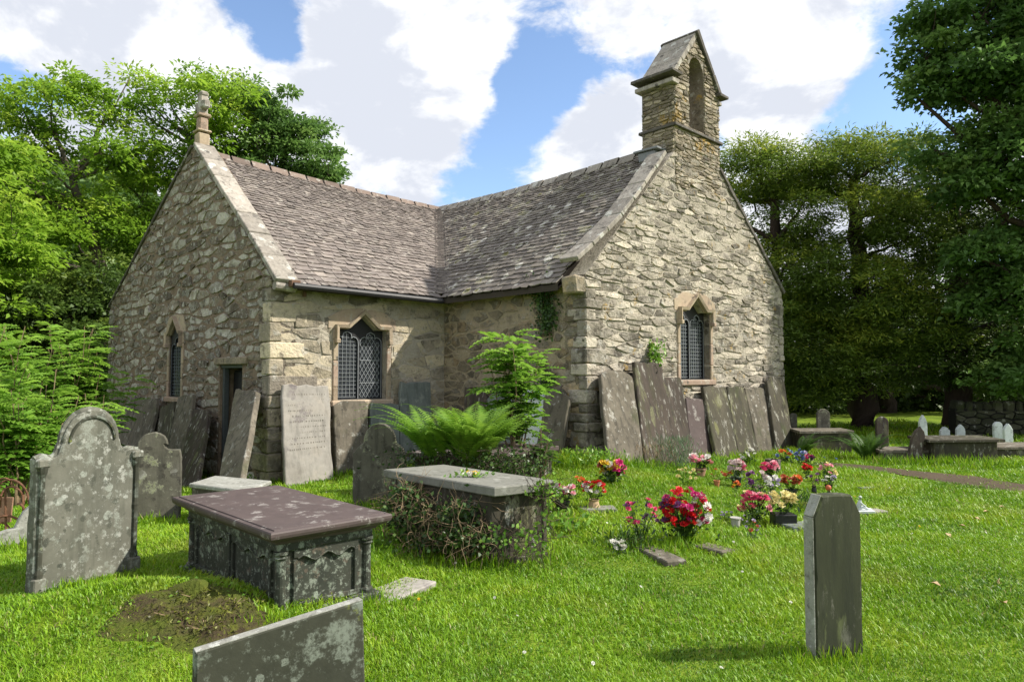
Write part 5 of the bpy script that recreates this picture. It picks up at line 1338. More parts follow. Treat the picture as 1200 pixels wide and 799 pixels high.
# distant wooded slope and dark undergrowth
def mass(name, label, centres, radii, per, ll, lw, mat, kind='stuff', tb=None, clump=.7):
    cc = []; 
    for c, r_, n in zip(centres, radii, per):
        d = unit(n); q = .55 + .45 * rs.rand(n, 1); cc.append(np.array(c) + d * np.array(r_) * q)
    cc = np.concatenate(cc); m_ = len(cc)
    V, F, T = leaves(cc, unit(m_), unit(m_) * .5 + np.array([0, 0, .6]), ll * (.6 + .8 * rs.rand(m_)), lw * (.6 + .8 * rs.rand(m_)), tints(m_))
    return tag(mknp(name, V, F, mat, None, T), label, None, None, kind)
cs = []; rd = []; pr = []
for i in range(70):
    x = random.uniform(-75, 4); y = random.uniform(42, 100); z = gz(x, y); r_ = random.uniform(3, 5.5); cs.append((x, y, z + r_ * .6)); rd.append((r_, r_, r_ * 1.1)); pr.append(900)
mass('woodland', 'far wooded hillside seen between the left trees', cs, rd, pr, .9, .55, M['leaf_wood'])
cs = []; rd = []; pr = []
for i in range(34):
    x = 6.5 + i * .9 + random.uniform(-.5, .5); y = random.uniform(27, 31); r_ = random.uniform(1.6, 2.8); cs.append((x, y, r_ * .6)); rd.append((r_, r_, r_ * 1.2)); pr.append(1000)
for i in range(16):
    x = -30 + i * 1.35 + random.uniform(-.5, .5); y = random.uniform(26, 30); r_ = random.uniform(1.8, 3.2); cs.append((x, y, r_ * .7)); rd.append((r_, r_, r_ * 1.2)); pr.append(900)
mass('undergrowth', 'dense dark undergrowth behind the trees', cs, rd, pr, .30, .16, M['leaf_dark'])
# far tree masses behind, closing the horizon
cs = []; rd = []; pr = []
for i in range(30):
    x = -6 + i * 2.6; y = random.uniform(44, 54); r_ = random.uniform(3.0, 4.6); cs.append((x, y, r_ * .8)); rd.append((r_, r_, r_ * 1.3)); pr.append(900)
mass('woodland', 'belt of trees beyond the churchyard', cs, rd, pr, .7, .45, M['leaf_wood'])

# ---- left bushes: young ash shrubs with pinnate leaves
def pinnate(origin, d, L, n, lw, tint, droop=.25):
    """one compound leaf: pairs of leaflets along an arching rachis; returns arrays"""
    o = np.array(origin); d = np.array(d) / np.linalg.norm(d); s = np.cross(d, [0, 0, 1]); s = s / max(1e-6, np.linalg.norm(s)); u = np.cross(s, d)
    C = []; D = []; N = []; LL_ = []
    for k in range(n):
        t_ = .25 + .7 * k / n; p = o + d * L * t_ - np.array([0, 0, 1]) * droop * L * t_ * t_
        for sg in (-1, 1): C.append(p); D.append(d * .55 + s * sg - np.array([0, 0, .15])); N.append(u + rs.normal(size=3) * .15); LL_.append(L * .30 * (1 - .35 * abs(t_ - .5)))
    C.append(o + d * L * .95 - np.array([0, 0, 1]) * droop * L * .9); D.append(d - np.array([0, 0, .3])); N.append(u); LL_.append(L * .28)
    T = np.zeros((len(C), 4)); T[:, 0] = np.clip(tint + (rs.rand(len(C)) - .5) * .25, 0, 1); T[:, 1] = rs.rand(len(C)); T[:, 3] = 1
    return np.array(C), np.array(D), np.array(N), np.array(LL_), T
def shrub(name, base, h, r_, nstem, nleaf, mat, label, L=.30, group=None, cat='shrub', lean=(0, 0)):
    root = thing(name, tuple(base), label, cat, group); AC = [[], [], [], [], []]; sm = MB()
    for s_ in range(nstem):
        a = random.uniform(0, 2 * math.pi); rr = r_ * random.uniform(.3, 1) ; top = Vector(base) + Vector((math.cos(a) * rr + lean[0], math.sin(a) * rr + lean[1], h * random.uniform(.6, 1)))
        pts = curve(Vector(base) + Vector((math.cos(a), math.sin(a), 0)) * .06, top, .0, 7, .03); sm.add(*tube(pts, [.016 * (1 - .7 * k / 6) for k in range(7)], 5))
        for k in range(nleaf // nstem):
            t_ = random.uniform(.2, 1) ** .8; i = min(5, int(t_ * 6)); p = pts[i].lerp(pts[i + 1], t_ * 6 - i) if t_ < 1 else pts[-1]
            b = random.uniform(0, 2 * math.pi); d = (math.cos(b), math.sin(b), random.uniform(-.05, .7))
            q = pinnate(tuple(p), d, L * random.uniform(.7, 1.15), 5, .04, .3 + .5 * t_ + random.uniform(-.15, .15), .3)
            for j in range(5): AC[j].append(q[j])
    sm.build('stems', M['twig'], root)
    A_ = [np.concatenate(a) for a in AC]; V, F, T = leaves(A_[0], A_[1], A_[2], A_[3], A_[3] * .56, A_[4])
    mknp('foliage', V, F, mat, root, T); return root
GS = 'young ash shrubs crowding the left edge'
for (px, py, Y, h, r_, nl, lb) in [(20, 600, 9.6, 1.9, .75, 420, 'leafy ash shrub behind the rusty iron surround'), (95, 590, 12.5, 2.7, .9, 480, 'ash shrub touching the left corner of the gable'),
                              (45, 560, 12.0, 2.9, 1.1, 560, 'tall ash shrub above the big left headstone'), (-30, 590, 10.5, 2.6, 1.0, 480, 'ash shrub cut by the left edge of the view'), (80, 600, 10.6, 1.6, .6, 320, 'low ash shrub just behind the big headstone')]:
    b = at(px, py, Y); shrub('ash_shrub', G(b.x, Y), h, r_, 14, nl, M['leaf_shrub'], lb, .36, GS)
# sapling by the fern
b = gpos(606, 556); shrub('ash_sapling', b, 2.15, .42, 9, 330, M['leaf_shrub'], 'young ash sapling with fresh green leaves in front of the nave corner', .38, None, 'sapling')
b = gpos(632, 563); shrub('elder_shrub', b, .75, .28, 6, 70, M['fern_dark'], 'low dark leafy shrub at the right end of the hidden tomb', .2, None, 'shrub')

# ---- ferns
def frond(base, d, L, mat, parent, w_=.16, up0=1.1, n=16, tint=.5):
    d = Vector((d[0], d[1], 0)).normalized(); pts = []; ang = up0; p = Vector(base)
    for i in range(n + 1):
        pts.append(p.copy()); p = p + (d * math.cos(ang) + Z3 * math.sin(ang)) * L / n; ang -= (up0 + .35) / n * (.5 + i / n)
    s = d.cross(Z3); C = []; D = []; N = []; LL_ = []
    for i in range(2, n):
        for h_ in (0, .5):
            t_ = (i + h_) / n; q = pts[i].lerp(pts[i + 1], h_); tg = (pts[i + 1] - pts[i]).normalized(); wl_ = w_ * math.sin(min(1, (t_ + .05) * 1.15) * math.pi) ** .7 * (1.12 - .35 * t_) + .012
            for sg in (-1, 1): C.append(tuple(q)); D.append(tuple(s * sg + tg * .45)); N.append(tuple(s.cross(tg) + Vector((random.uniform(-.2, .2), random.uniform(-.2, .2), 0)))); LL_.append(wl_)
    C.append(tuple(pts[-1])); D.append(tuple(tg)); N.append((0, 0, 1)); LL_.append(.04)
    T = tints(len(C), tint, .35); V, F, T = leaves(np.array(C), np.array(D), np.array(N), np.array(LL_), np.maximum(.014, np.array(LL_) * .20), T)
    V2, F2 = tube(pts, [.005 * (1 - .7 * i / n) for i in range(n + 1)], 3, False)
    k = len(V); V = np.concatenate([V, np.array([tuple(v) for v in V2])]); F = np.concatenate([F, np.array(F2) + k]); T = np.concatenate([T, tints(len(V2), tint, .1)])
    return mknp('frond', V, F, mat, parent, T)
def fern(base, L, n, label, mat, w_=.14, arc_=(0, 360), group=None):
    root = thing('fern', tuple(base), label, 'fern', group)
    for i in range(n):
        a = R(arc_[0] + (arc_[1] - arc_[0]) * (i + random.random()) / n); frond(Vector(base) + Vector((math.cos(a), math.sin(a), 0)) * .06, (math.cos(a), math.sin(a)), L * random.uniform(.7, 1.1), mat, root, w_ * random.uniform(.8, 1.15), random.uniform(1.0, 1.5), tint=random.uniform(.3, .8))
    return root
b = at(552, 549, 8.55); fern(b, 1.12, 46, 'large bright green fern clump on the half-hidden purple tomb', M['fern_leaf'], .22)
b2 = at(512, 545, 8.7); fern(b2, 1.2, 16, 'smaller fern spreading left in front of the tall blue-grey slab', M['fern_leaf'], .17, (110, 280))
fern(gpos(1016, 540), .85, 22, 'dark arching fern in the shade left of the leaning black headstone', M['fern_dark'], .12)
fern(gpos(938, 534), .7, 12, 'fern at the far corner of the church wall', M['fern_dark'], .11, (-100, 60))
fern(gpos(246, 560), .36, 12, 'little fern at the foot of the church doorway', M['fern_dark'], .07)

# ---- ivy and weeds on the walls
def wallplant(name, fr, pts, nleaf, r_, mat, label, size=.055, cat='ivy', droop=0):
    O, e1, e2, nn = fr; c0_ = onwall(fr, *pts[0]); root = thing(name, tuple(O + e1 * c0_[0] + e2 * c0_[1]), label, cat)
    line = [O + e1 * s + e2 * z + nn * .04 for s, z in [onwall(fr, *p) for p in pts]]
    mb = MB(); C = []
    for _ in range(4):
        mb.add(*tube([p + e1 * random.uniform(-.06, .06) for p in line], .006, 4, False))
    for _ in range(nleaf):
        i = random.randrange(len(line) - 1); p = line[i].lerp(line[i + 1], random.random()); C.append(tuple(p + e1 * random.gauss(0, r_) + e2 * random.gauss(0, r_ * .7) + nn * abs(random.gauss(0, .05 + r_ * droop))))
    C = np.array(C); m_ = len(C); N = np.array(tuple(nn)) + unit(m_) * .5; D = unit(m_) + np.array([0, 0, -.6])
    mb.build('stems', M['twig'], root); V, F, T = leaves(C, D, N, size * (.6 + .8 * rs.rand(m_)), size * .9 * (.6 + .8 * rs.rand(m_)), tints(m_)); mknp('foliage', V, F, mat, root, T)
wallplant('wall_ivy', FC, [(628, 330), (640, 345), (645, 366), (641, 386)], 760, .13, M['ivy_leaf'], 'dark ivy tongue hanging under the nave eaves')
wallplant('wall_weed', FD, [(762, 426), (760, 412), (762, 400)], 130, .07, M['leaf_shrub'], 'leafy weed rooted in the sunlit gable left of its window', .07, 'weed', .8)
wallplant('wall_weed', FC, [(640, 452), (645, 444), (650, 440)], 110, .07, M['ivy_leaf'], 'small weed growing from the nave wall above the white-patched slab', .06, 'weed', .8)
wallplant('wall_weed', FC, [(640, 432), (640, 424)], 30, .05, M['leaf_shrub'], 'tiny weed high on the shaded nave wall', .05, 'weed', .8)

# ---- dead ivy tangle over the middle table tomb and dry stems by the fern
def tangle(label, centres, n, L, mat, leaf=None, nl=0, seed=0):
    rng = random.Random(seed); root = thing('ivy_tangle', tuple(centres[0][0] - Z3 * 0), label, 'ivy'); mb = MB()
    for i in range(n):
        c, r_ = centres[rng.randrange(len(centres))]; p = c + Vector([rng.gauss(0, r_[k]) for k in range(3)]); d = Vector((rng.gauss(0, 1), rng.gauss(0, .5), rng.gauss(0, .8))).normalized(); pts = [p]
        for k in range(5): d = (d + Vector((rng.gauss(0, .4), rng.gauss(0, .3), rng.gauss(0, .4) - .12))).normalized(); pts.append(pts[-1] + d * L * rng.uniform(.1, .3))
        mb.add(*tube(pts, [rng.uniform(.0025, .005) * (1 - .8 * k_ / 5) for k_ in range(6)], 3, False), tint=rng.random())
    mb.build('stems', mat, root)
    if nl:
        C = []
        for i in range(nl): c, r_ = centres[rng.randrange(len(centres))]; C.append([c[k] + rng.gauss(0, r_[k] * 1.05) for k in range(3)])
        m_ = nl; V, F, T = leaves(np.array(C), unit(m_), unit(m_) + np.array([.2, -.6, .4]), .045 * (.6 + .8 * rs.rand(m_)), .035, tints(m_)); mknp('foliage', V, F, leaf, root, T)
def tp(px, py, Y): return at(px, py, Y)
tangle('dry brown ivy stems tangled over the side of the middle table tomb', [(tp(470, 600, 6.85), (.09, .05, .10)), (tp(505, 608, 6.6), (.13, .05, .09)), (tp(540, 608, 6.35), (.11, .05, .08)), (tp(550, 630, 6.25), (.12, .06, .05)), (tp(505, 636, 6.5), (.12, .06, .05)), (tp(478, 580, 6.9), (.07, .04, .04))], 560, .30, M['twig'], M['ivy_leaf'], 2600, 1)
tangle('green and brown creeper at the right end of the middle table tomb', [(tp(640, 600, 6.3), (.05, .06, .14)), (tp(610, 632, 6.15), (.14, .06, .06)), (tp(640, 575, 6.35), (.06, .05, .03))], 120, .3, M['twig_dark'], M['leaf_shrub'], 260, 2)
tangle('brown-green ivy mat under the fern on the hidden tomb', [(tp(530, 540, 8.6), (.35, .10, .07)), (tp(570, 548, 8.4), (.25, .10, .09)), (tp(600, 545, 8.3), (.2, .1, .1))], 300, .3, M['twig_dark'], M['ivy_leaf'], 1500, 3)

M['moss_leaf'] = leaf_mat('moss_leaf', (.05, .045, .02), (.09, .10, .02), (.17, .18, .03), .2)
def inch2(x, y):
    p = Vector((x, y, 0)) - P2; u = p.dot(B2); v = p.dot(A2)
    return (u > -S_ - 1 and v > -1) or (u > -.5 and v > -T_ - 1) or abs(x + 2) < 1.3 and 4 < y < 6.5
# ---- flowers
FC_ = {}
def fmat(name, c):
    if name not in FC_:
        m, t = new_mat(name); r1, r2 = attr_tint(t); vv = t.math('ADD', .7, t.math('MULTIPLY', r1, .5))
        col = t.mix(1.0, rgb(*c), t.n('ShaderNodeCombineColor', {0: vv, 1: vv, 2: vv}).outputs[0], 'MULTIPLY')
        b = t.n('ShaderNodeBsdfPrincipled', {'Base Color': col, 'Roughness': .55}); tr = t.n('ShaderNodeBsdfTranslucent', {0: col})
        t.n('ShaderNodeOutputMaterial', {0: t.n('ShaderNodeMixShader', {0: .25, 1: b.outputs[0], 2: tr.outputs[0]}).outputs[0]}); FC_[name] = m
    return FC_[name]
CLR = dict(red=(.62, .012, .015), pink=(.70, .07, .20), magenta=(.55, .02, .17), rose=(.75, .32, .38), white=(.75, .74, .68), cream=(.75, .66, .30), yellow=(.75, .52, .03), orange=(.70, .17, .03), purple=(.16, .05, .16), rust=(.42, .09, .03), lilac=(.42, .36, .50), blue=(.12, .18, .38), pale=(.62, .50, .48))
def bloom(mb, c, r_, style, rng):
    """a layered cup of petals round a centre, facing up and out"""
    ax = Vector((rng.gauss(0, .5), rng.gauss(-.35, .5), 1)).normalized(); a = ax.cross(Vector((1, 0, 0))).normalized(); b = ax.cross(a)
    for layer, (n, rr, lf) in enumerate(((6, 1.0, .25), (5, .68, .6), (4, .36, .85))):
        for k in range(n):
            t_ = 2 * math.pi * (k + layer * .5) / n; d = a * math.cos(t_) + b * math.sin(t_); s = -a * math.sin(t_) + b * math.cos(t_)
            p0 = c + d * r_ * .1; p2 = c + d * r_ * rr + ax * r_ * lf; pm = c + d * r_ * rr * .65 + ax * r_ * lf * .45
            mb.add([p0, pm - s * r_ * .42 * rr, p2, pm + s * r_ * .42 * rr], [(0, 1, 2), (0, 2, 3)], rng.random())
def bouquet(px, pyb, wpx, hpx, blooms, label, pot=None, seed=0, leafm='ivy_leaf', br=.028, nleaf=90, name='flower_bouquet', cat='flowers', spread=1.0, potfrac=.38, loose=False):
    rng = random.Random(seed + 100); b = gpos(px, pyb); br = br * max(1, b.y / 7.5); k = b.y / FPX; W_ = wpx * k; H_ = hpx * k + .04
    root = thing(name, tuple(b), label, cat); z0 = 0
    if pot:
        ph = H_ * potfrac; pr = min(W_ * .30, ph * .7); kind, mat = pot
        if kind == 'box': mb = MB(); cbox(mb, b + Z3 * ph / 2, Vector((W_ * .38, 0, 0)), Vector((0, W_ * .30, 0)), Z3 * ph / 2, .008); mb.build('pot', M[mat], root)
        else:
            prof = [(pr * .7, -.01), (pr * .72, 0), (pr * .95, ph * .82), (pr * 1.08, ph * .84), (pr * 1.08, ph), (pr * .92, ph), (pr * .88, ph * .9)] if kind == 'pot' else [(pr * .8, -.01), (pr * 1.0, ph * .3), (pr * .75, ph * .8), (pr * .9, ph), (pr * .7, ph * .97)]
            MB().add(*lathe(prof, b, 14), tint=.5).build('pot', M[mat], root, False)
        z0 = ph * .9
    cz = z0 + (H_ - z0) * .48; rr = Vector((W_ * .5, W_ * .42, (H_ - z0) * .52)); base = b + Z3 * z0 * .9
    st = MB(); C = []; 
    tot = sum(n for _, n in blooms); col_mb = {}
    lay_ = []
    for cname, n in blooms: lay_ += [cname] * int(n * 1.5 + .5)
    if not loose: lay_.sort(key=lambda c: ([x[0] for x in blooms].index(c) + rng.gauss(0, .7)))
    for i, cname in enumerate(lay_):
        if loose: d = Vector((rng.uniform(-1, 1), rng.uniform(-.8, .8), rng.uniform(-.4, 1)))
        else:
            fx = -1 + 2 * (i + .5) / len(lay_); d = Vector((max(-1, min(1, fx * 1.15 + rng.gauss(0, .4))), -rng.random() * .9 + .2, rng.uniform(-.25, 1)))
        if d.length > 1: d.normalize()
        p = b + Z3 * (cz + .02) + Vector((d.x * rr.x, d.y * rr.y, d.z * rr.z)); mb = col_mb.setdefault(cname, MB())
        bloom(mb, p, br * 1.4 * rng.uniform(.8, 1.25), 0, rng); st.add(*tube([base + Vector((d.x, d.y, 0)) * .02, base.lerp(p, .5) + Vector((0, 0, .01)), p], .0025, 3, False)); C.append(p)
    if st.v: st.build('flower_stems', M['fern_dark'], root)['kind'] = 'stuff'
    for cname, mb in col_mb.items(): mb.build(cname + '_blooms', fmat('petal_' + cname, CLR[cname]), root)['kind'] = 'stuff'
    cl_ = []
    for i in range(nleaf):
        d = Vector((rng.gauss(0, .5), rng.gauss(0, .45), rng.gauss(-.15, .4))); cl_.append((b.x + d.x * rr.x * 1.1, b.y + d.y * rr.y * 1.1, max(b.z + .01, b.z + cz * .85 + d.z * rr.z)))
    if nleaf:
        m_ = nleaf; V, F, T = leaves(np.array(cl_), unit(m_) + np.array([0, 0, .4]), unit(m_), br * 2.2 * (.6 + .8 * rs.rand(m_)), br * .9, tints(m_)); mknp('foliage', V, F, M[leafm], root, T)
    return root
BQ = [
 (717, 565, 28, 22, [('yellow', 9), ('white', 3), ('magenta', 9)], 'bouquet half yellow, half magenta, nearest the leaning slabs', None, 'ivy_leaf', .030, 90),
 (659, 599, 28, 28, [('magenta', 6), ('white', 5), ('rose', 3)], 'magenta and white bunch against the right end of the ivy-covered tomb', ('pot', 'black_pot'), 'ivy_leaf', .026, 60),
 (696, 597, 24, 28, [('white', 3), ('red', 12), ('white', 3)], 'red and white flowers in a tan stone vase', ('vase', 'tan_vase'), 'ivy_leaf', .022, 30),
 (681, 574, 13, 12, [('orange', 4)], 'few orange flowers in the grass above the tan vase', None, 'ivy_leaf', .018, 20),
 (752, 632, 46, 44, [('pink', 8), ('purple', 6), ('pink', 3)], 'sparse pink and purple flowers on long blue-green stems left of the red bouquet', None, 'pale_leaf', .020, 110),
 (803, 636, 56, 56, [('purple', 8), ('red', 34), ('magenta', 12), ('red', 8), ('white', 9)], 'biggest bouquet, scarlet with purple and small white flowers', None, 'ivy_leaf', .030, 170),
 (804, 571, 24, 20, [('cream', 8)], 'small pale yellow flowers behind the big red bouquet', None, 'fern_leaf', .018, 70),
 (821, 558, 22, 22, [('rose', 7), ('white', 4)], 'pale pink rose bunch before the mossy leaning slabs', ('pot', 'rust_panel'), 'ivy_leaf', .030, 30),
 (840, 570, 12, 16, [('rust', 2)], 'small terracotta pot with dead blooms', ('pot', 'terracotta'), 'twigl', .014, 10),
 (863, 570, 20, 26, [('pale', 12), ('rose', 5), ('pink', 2)], 'dusty pink bunch right of the terracotta pot', ('pot', 'black_pot'), 'pale_leaf', .022, 60),
 (876, 546, 18, 17, [('white', 7)], 'white flowers low against the leaning slabs', None, 'ivy_leaf', .018, 60),
 (902, 565, 19, 20, [('pink', 10), ('rose', 5)], 'pink bunch in a dark pot right of the dark stone pot', ('pot', 'black_pot'), 'ivy_leaf', .022, 40),
 (887, 585, 28, 28, [('purple', 5), ('pale', 7), ('white', 3)], 'faded mauve and grey-white bunch in the middle of the pots', None, 'pale_leaf', .022, 110),
 (905, 587, 18, 24, [('white', 5), ('lilac', 4)], 'faded white flowers in a grey stone vase', ('vase', 'grey_vase'), 'pale_leaf', .020, 30),
 (927, 583, 23, 22, [('rust', 9), ('orange', 6)], 'rusty orange flowers in a black pot', ('pot', 'black_pot'), 'ivy_leaf', .022, 30),
 (884, 611, 34, 30, [('cream', 5), ('pink', 15), ('rose', 10)], 'large pink and cream bunch left of the pale yellow one', None, 'ivy_leaf', .026, 90),
 (918, 616, 33, 34, [('cream', 15)], 'pale yellow flowers in a square black box', ('box', 'black_pot'), 'ivy_leaf', .032, 30),
 (945, 560, 11, 12, [('red', 6)], 'small round red bunch near the path', None, 'ivy_leaf', .020, 20),
 (954, 578, 10, 20, [('purple', 3)], 'tall slim black vase of withered stalks', ('vase', 'black_pot'), 'twigl', .014, 16),
 (970, 563, 18, 16, [('rose', 4), ('cream', 5)], 'cream and pink bunch with much greenery near the path', None, 'fern_dark', .018, 70),
 (971, 574, 17, 13, [('white', 4), ('lilac', 3)], 'white and lilac posy in a dark bowl', ('pot', 'black_pot'), 'ivy_leaf', .018, 30),
 (920, 545, 18, 15, [('orange', 2), ('blue', 3)], 'dark green posy with one orange bloom beside the dark stone pot', None, 'ivy_leaf', .018, 70),
 (938, 546, 15, 16, [('blue', 6), ('lilac', 2)], 'blue flower bunch at the back of the row', None, 'ivy_leaf', .018, 40),
 (948, 551, 11, 14, [('magenta', 4), ('purple', 3)], 'dark magenta bunch just right of the blue flowers', ('pot', 'black_pot'), 'ivy_leaf', .018, 20),
 (967, 549, 28, 11, [('blue', 1)], 'row of dark glossy foliage wreaths at the back right of the flowers', None, 'leaf_dark', .012, 160),
 (851, 612, 12, 10, [('lilac', 3)], 'withered grey posy left of the grey candle pot', None, 'pale_leaf', .014, 16),
 (870, 617, 7, 8, [('lilac', 2)], 'tiny dried posy right of the grey candle pot', None, 'pale_leaf', .014, 12),
 (882, 633, 16, 18, [('lilac', 3), ('rust', 2)], 'small grey and rust posy lying in front of the pots', None, 'pale_leaf', .016, 36),
 (853, 563, 10, 8, [('rust', 3)], 'little rusty bloom lying by the terracotta pot', None, 'twigl', .018, 6),
 (862, 579, 9, 12, [('orange', 3), ('yellow', 1)], 'small orange flower spray below the dusty pink bunch', None, 'ivy_leaf', .014, 16),
 (724, 652, 14, 13, [('white', 5)], 'white crumpled flower head lying in the grass left of the big bouquet', None, 'pale_leaf', .024, 14),
]
M['twigl'] = M['twig']
for i, (px, py, w_, h, bl, lb, pot, lf, br_2, nl) in enumerate(BQ):
    bouquet(px, py, w_, h, bl, lb, pot, i, lf, br_2, nl)
bq = q[0].lerp(q[2], .5)
# little wreath lying on the table tomb
C0 = topat(549, 558, .665); root = thing('flower_bouquet', tuple(C0), 'small white and yellow artificial posy lying on the middle table tomb', 'flowers')
a = MB(); b_ = MB()
for i in range(7): bloom(a if i % 3 else b_, C0 + Vector((random.gauss(0, .07), random.gauss(0, .03), .03)), .028, 0, random)
a.build('white_blooms', fmat('petal_white', CLR['white']), root); b_.build('yellow_blooms', fmat('petal_yellow', CLR['yellow']), root)
m_ = 40; V, F, T = leaves(np.array(tuple(C0)) + rs.normal(size=(m_, 3)) * [.10, .04, .012] + [0, 0, .02], unit(m_), unit(m_), .06, .03, tints(m_)); mknp('foliage', V, F, M['leaf_shrub'], root, T)
# dark stone pot, grey candle pot, ornaments
p = gpos(906, 552); tag(MB().add(*lathe([(.10, 0), (.115, .02), (.125, .17), (.13, .18), (.13, .2), (.10, .2), (.09, .17)], p, 16), tint=.4).build('stone_pot', M['slab_dark'], None), 'squat dark stone pot standing empty behind the flowers', 'pot')
p = gpos(862, 618); tag(MB().add(*lathe([(.035, 0), (.045, .01), (.05, .09), (.06, .10), (.058, .11), (.04, .105)], p, 14), tint=.4).build('candle_pot', M['grey_vase'], None), 'small grey pot between two dried posies', 'pot')
p = gpos(971, 583); r_ = thing('ball_ornament', tuple(p), 'orange ball on a little twisted stand', 'ornament')
V, F = lathe([(.001, .09), (.020, .095), (.034, .115), (.038, .135), (.032, .158), (.016, .17), (.001, .173)], p, 12); MB().add(V, F, .5).build('ball', fmat('petal_orange2', (.60, .16, .07)), r_, True)
MB().add(*tube([p + Vector((-.05, 0, 0)), p + Vector((-.02, 0, .05)), p + Vector((.02, 0, .09))], .012, 6)).build('stand', M['slab_dark'], r_)
MB().add(*tube([p + Vector((.08, 0, 0)), p + Vector((.04, 0, .05)), p + Vector((0, 0, .09))], .012, 6)).build('stand', M['slab_dark'], r_)
p = gpos(1012, 604) + Z3 * .03; r_ = thing('angel_ornament', tuple(p), 'small white reclining figure on an open book, by the pale plaque', 'ornament')
mb = MB(); cbox(mb, p + Vector((.0, 0, .02)), Vector((.11, 0, .0)), Vector((0, .07, 0)), Vector((0, 0, .018)), .006); mb.build('book', M['white_marble'], r_)
# little figure: seated body, bent legs, head
sk = [((-.06, 0, .06), .03), ((-.05, 0, .10), .028), ((-.04, 0, .14), .020), ((-.035, 0, .165), .012), ((-.035, 0, .185), .024), ((-.035, 0, .205), .012)]
MB().add(*tube([p + Vector(a) for a, _ in sk], [r for _, r in sk], 8), tint=.5).build('figure', M['white_marble'], r_, True)
MB().add(*tube([p + Vector(a) for a in ((-.06, 0, .055), (0, -.01, .075), (.05, 0, .05), (.10, 0, .045))], [.024, .02, .015, .009], 7), tint=.5).build('legs', M['white_marble'], r_, True)
MB().add(*tube([p + Vector(a) for a in ((-.045, -.02, .135), (-.01, -.03, .10), (.02, -.02, .085))], [.010, .009, .007], 6), tint=.5).build('arm', M['white_marble'], r_, True)
# small leafy plants and weeds in the grass
def clumpplant(px, py, h, r_, n, mat, label, L=.07, W=.02, upw=1.0, name='garden_plant', group=None):
    b = gpos(px, py); root = thing(name, tuple(b), label, 'plant', group); C = np.array(tuple(b)) + np.concatenate([rs.normal(size=(n, 2)) * r_, np.zeros((n, 1))], 1); hh = rs.rand(n) * h; d = unit(n) * .6 + np.array([0, 0, upw]); C[:, 2] += hh
    V, F, T = leaves(C, d, unit(n), L * (.6 + .8 * rs.rand(n)), W, tints(n)); mknp('foliage', V, F, mat, root, T)
    mb = MB()
    for i in range(8): a = random.uniform(0, 6.28); mb.add(*tube([b, b + Vector((math.cos(a) * r_, math.sin(a) * r_, h))], .003, 3, False))
    mb.build('stems', M['twig'], root)
clumpplant(793, 549, .46, .16, 520, M['pale_leaf'], 'feathery grey-green lavender-like bush at the foot of the leaning slabs', .11, .012)
clumpplant(765, 546, .30, .16, 200, M['twig'], 'dry brownish stems left of the grey-green bush', .10, .010)
clumpplant(840, 552, .20, .16, 220, M['leaf_shrub'], 'leafy greenery behind the terracotta pot', .07, .02)
clumpplant(948, 597, .14, .16, 220, M['fern_dark'], 'green leafy plant between the black pot and the clipped stone', .08, .02)
clumpplant(668, 625, .20, .12, 60, M['leaf_shrub'], 'broad-leaved weed at the right foot of the ivy-covered tomb', .10, .045, .3)
clumpplant(455, 640, .20, .12, 160, M['leaf_shrub'], 'weeds at the left foot of the ivy-covered tomb', .06, .03, .5)
clumpplant(690, 545, .22, .22, 260, M['leaf_shrub'], 'nettle-like weeds at the church corner', .07, .03, .6)
clumpplant(300, 566, .14, .20, 160, M['leaf_shrub'], 'low weeds at the foot of the transept corner', .06, .03, .6)
clumpplant(735, 640, .10, .14, 200, M['fern_dark'], 'dark low foliage in front of the pink flowers', .07, .02, .4)
for i, (px, py, n_) in enumerate([(228, 700, 200), (200, 722, 160), (268, 715, 160), (240, 738, 160)]):
    clumpplant(px, py, .05, .10, n_, M['moss_leaf'], ['moss cushion on top of the small hump', 'ragged moss tuft on the left of the brown earth', 'ragged moss tuft on the right of the brown earth', 'moss and dead grass at the near edge of the brown earth'][i], .035, .012, .5, 'moss_tuft')
# daisies and dandelions
n = 70; mb = MB(); my = MB()
for _ in range(n):
    Y = random.uniform(3, 11); X = random.uniform(-.7, .72) * Y
    if inch2(X, Y): continue
    bloom(mb if random.random() < .7 else my, G(X, Y, .05), .013, 0, random)
tag(mb.build('daisies', fmat('petal_white', CLR['white']), None), 'tiny white daisies dotted through the lawn', None, None, 'stuff'); tag(my.build('dandelions', fmat('petal_yellow', CLR['yellow']), None), 'tiny yellow dandelions dotted through the lawn', None, None, 'stuff')
# fallen leaves
for i, (px, py) in enumerate([(1140, 612), (1170, 598), (1132, 622), (1108, 630), (1172, 684), (1180, 715), (1090, 690), (1152, 604)]):
    b = gpos(px, py) + Z3 * .05; V, F, T = leaves(np.array([tuple(b)]), unit(1) * [1, 1, .1], np.array([[0, 0, 1.]]), .08, .055, tints(1)); tag(mknp('fallen_leaf', V, F, M['tan_vase'], None, T), ['dry leaf on the lawn, second from the left of the upper row', 'dry leaf nearest the path on the right lawn', 'dry leaf low in the upper cluster on the right lawn', 'leftmost dry leaf of the upper cluster on the lawn', 'dry leaf alone at mid right of the lawn', 'lowest and rightmost dry leaf on the lawn', 'dry leaf close to the clipped stone on its right side', 'dry leaf at the middle of the upper cluster'][i], 'leaf', 'fallen leaves on the right lawn')

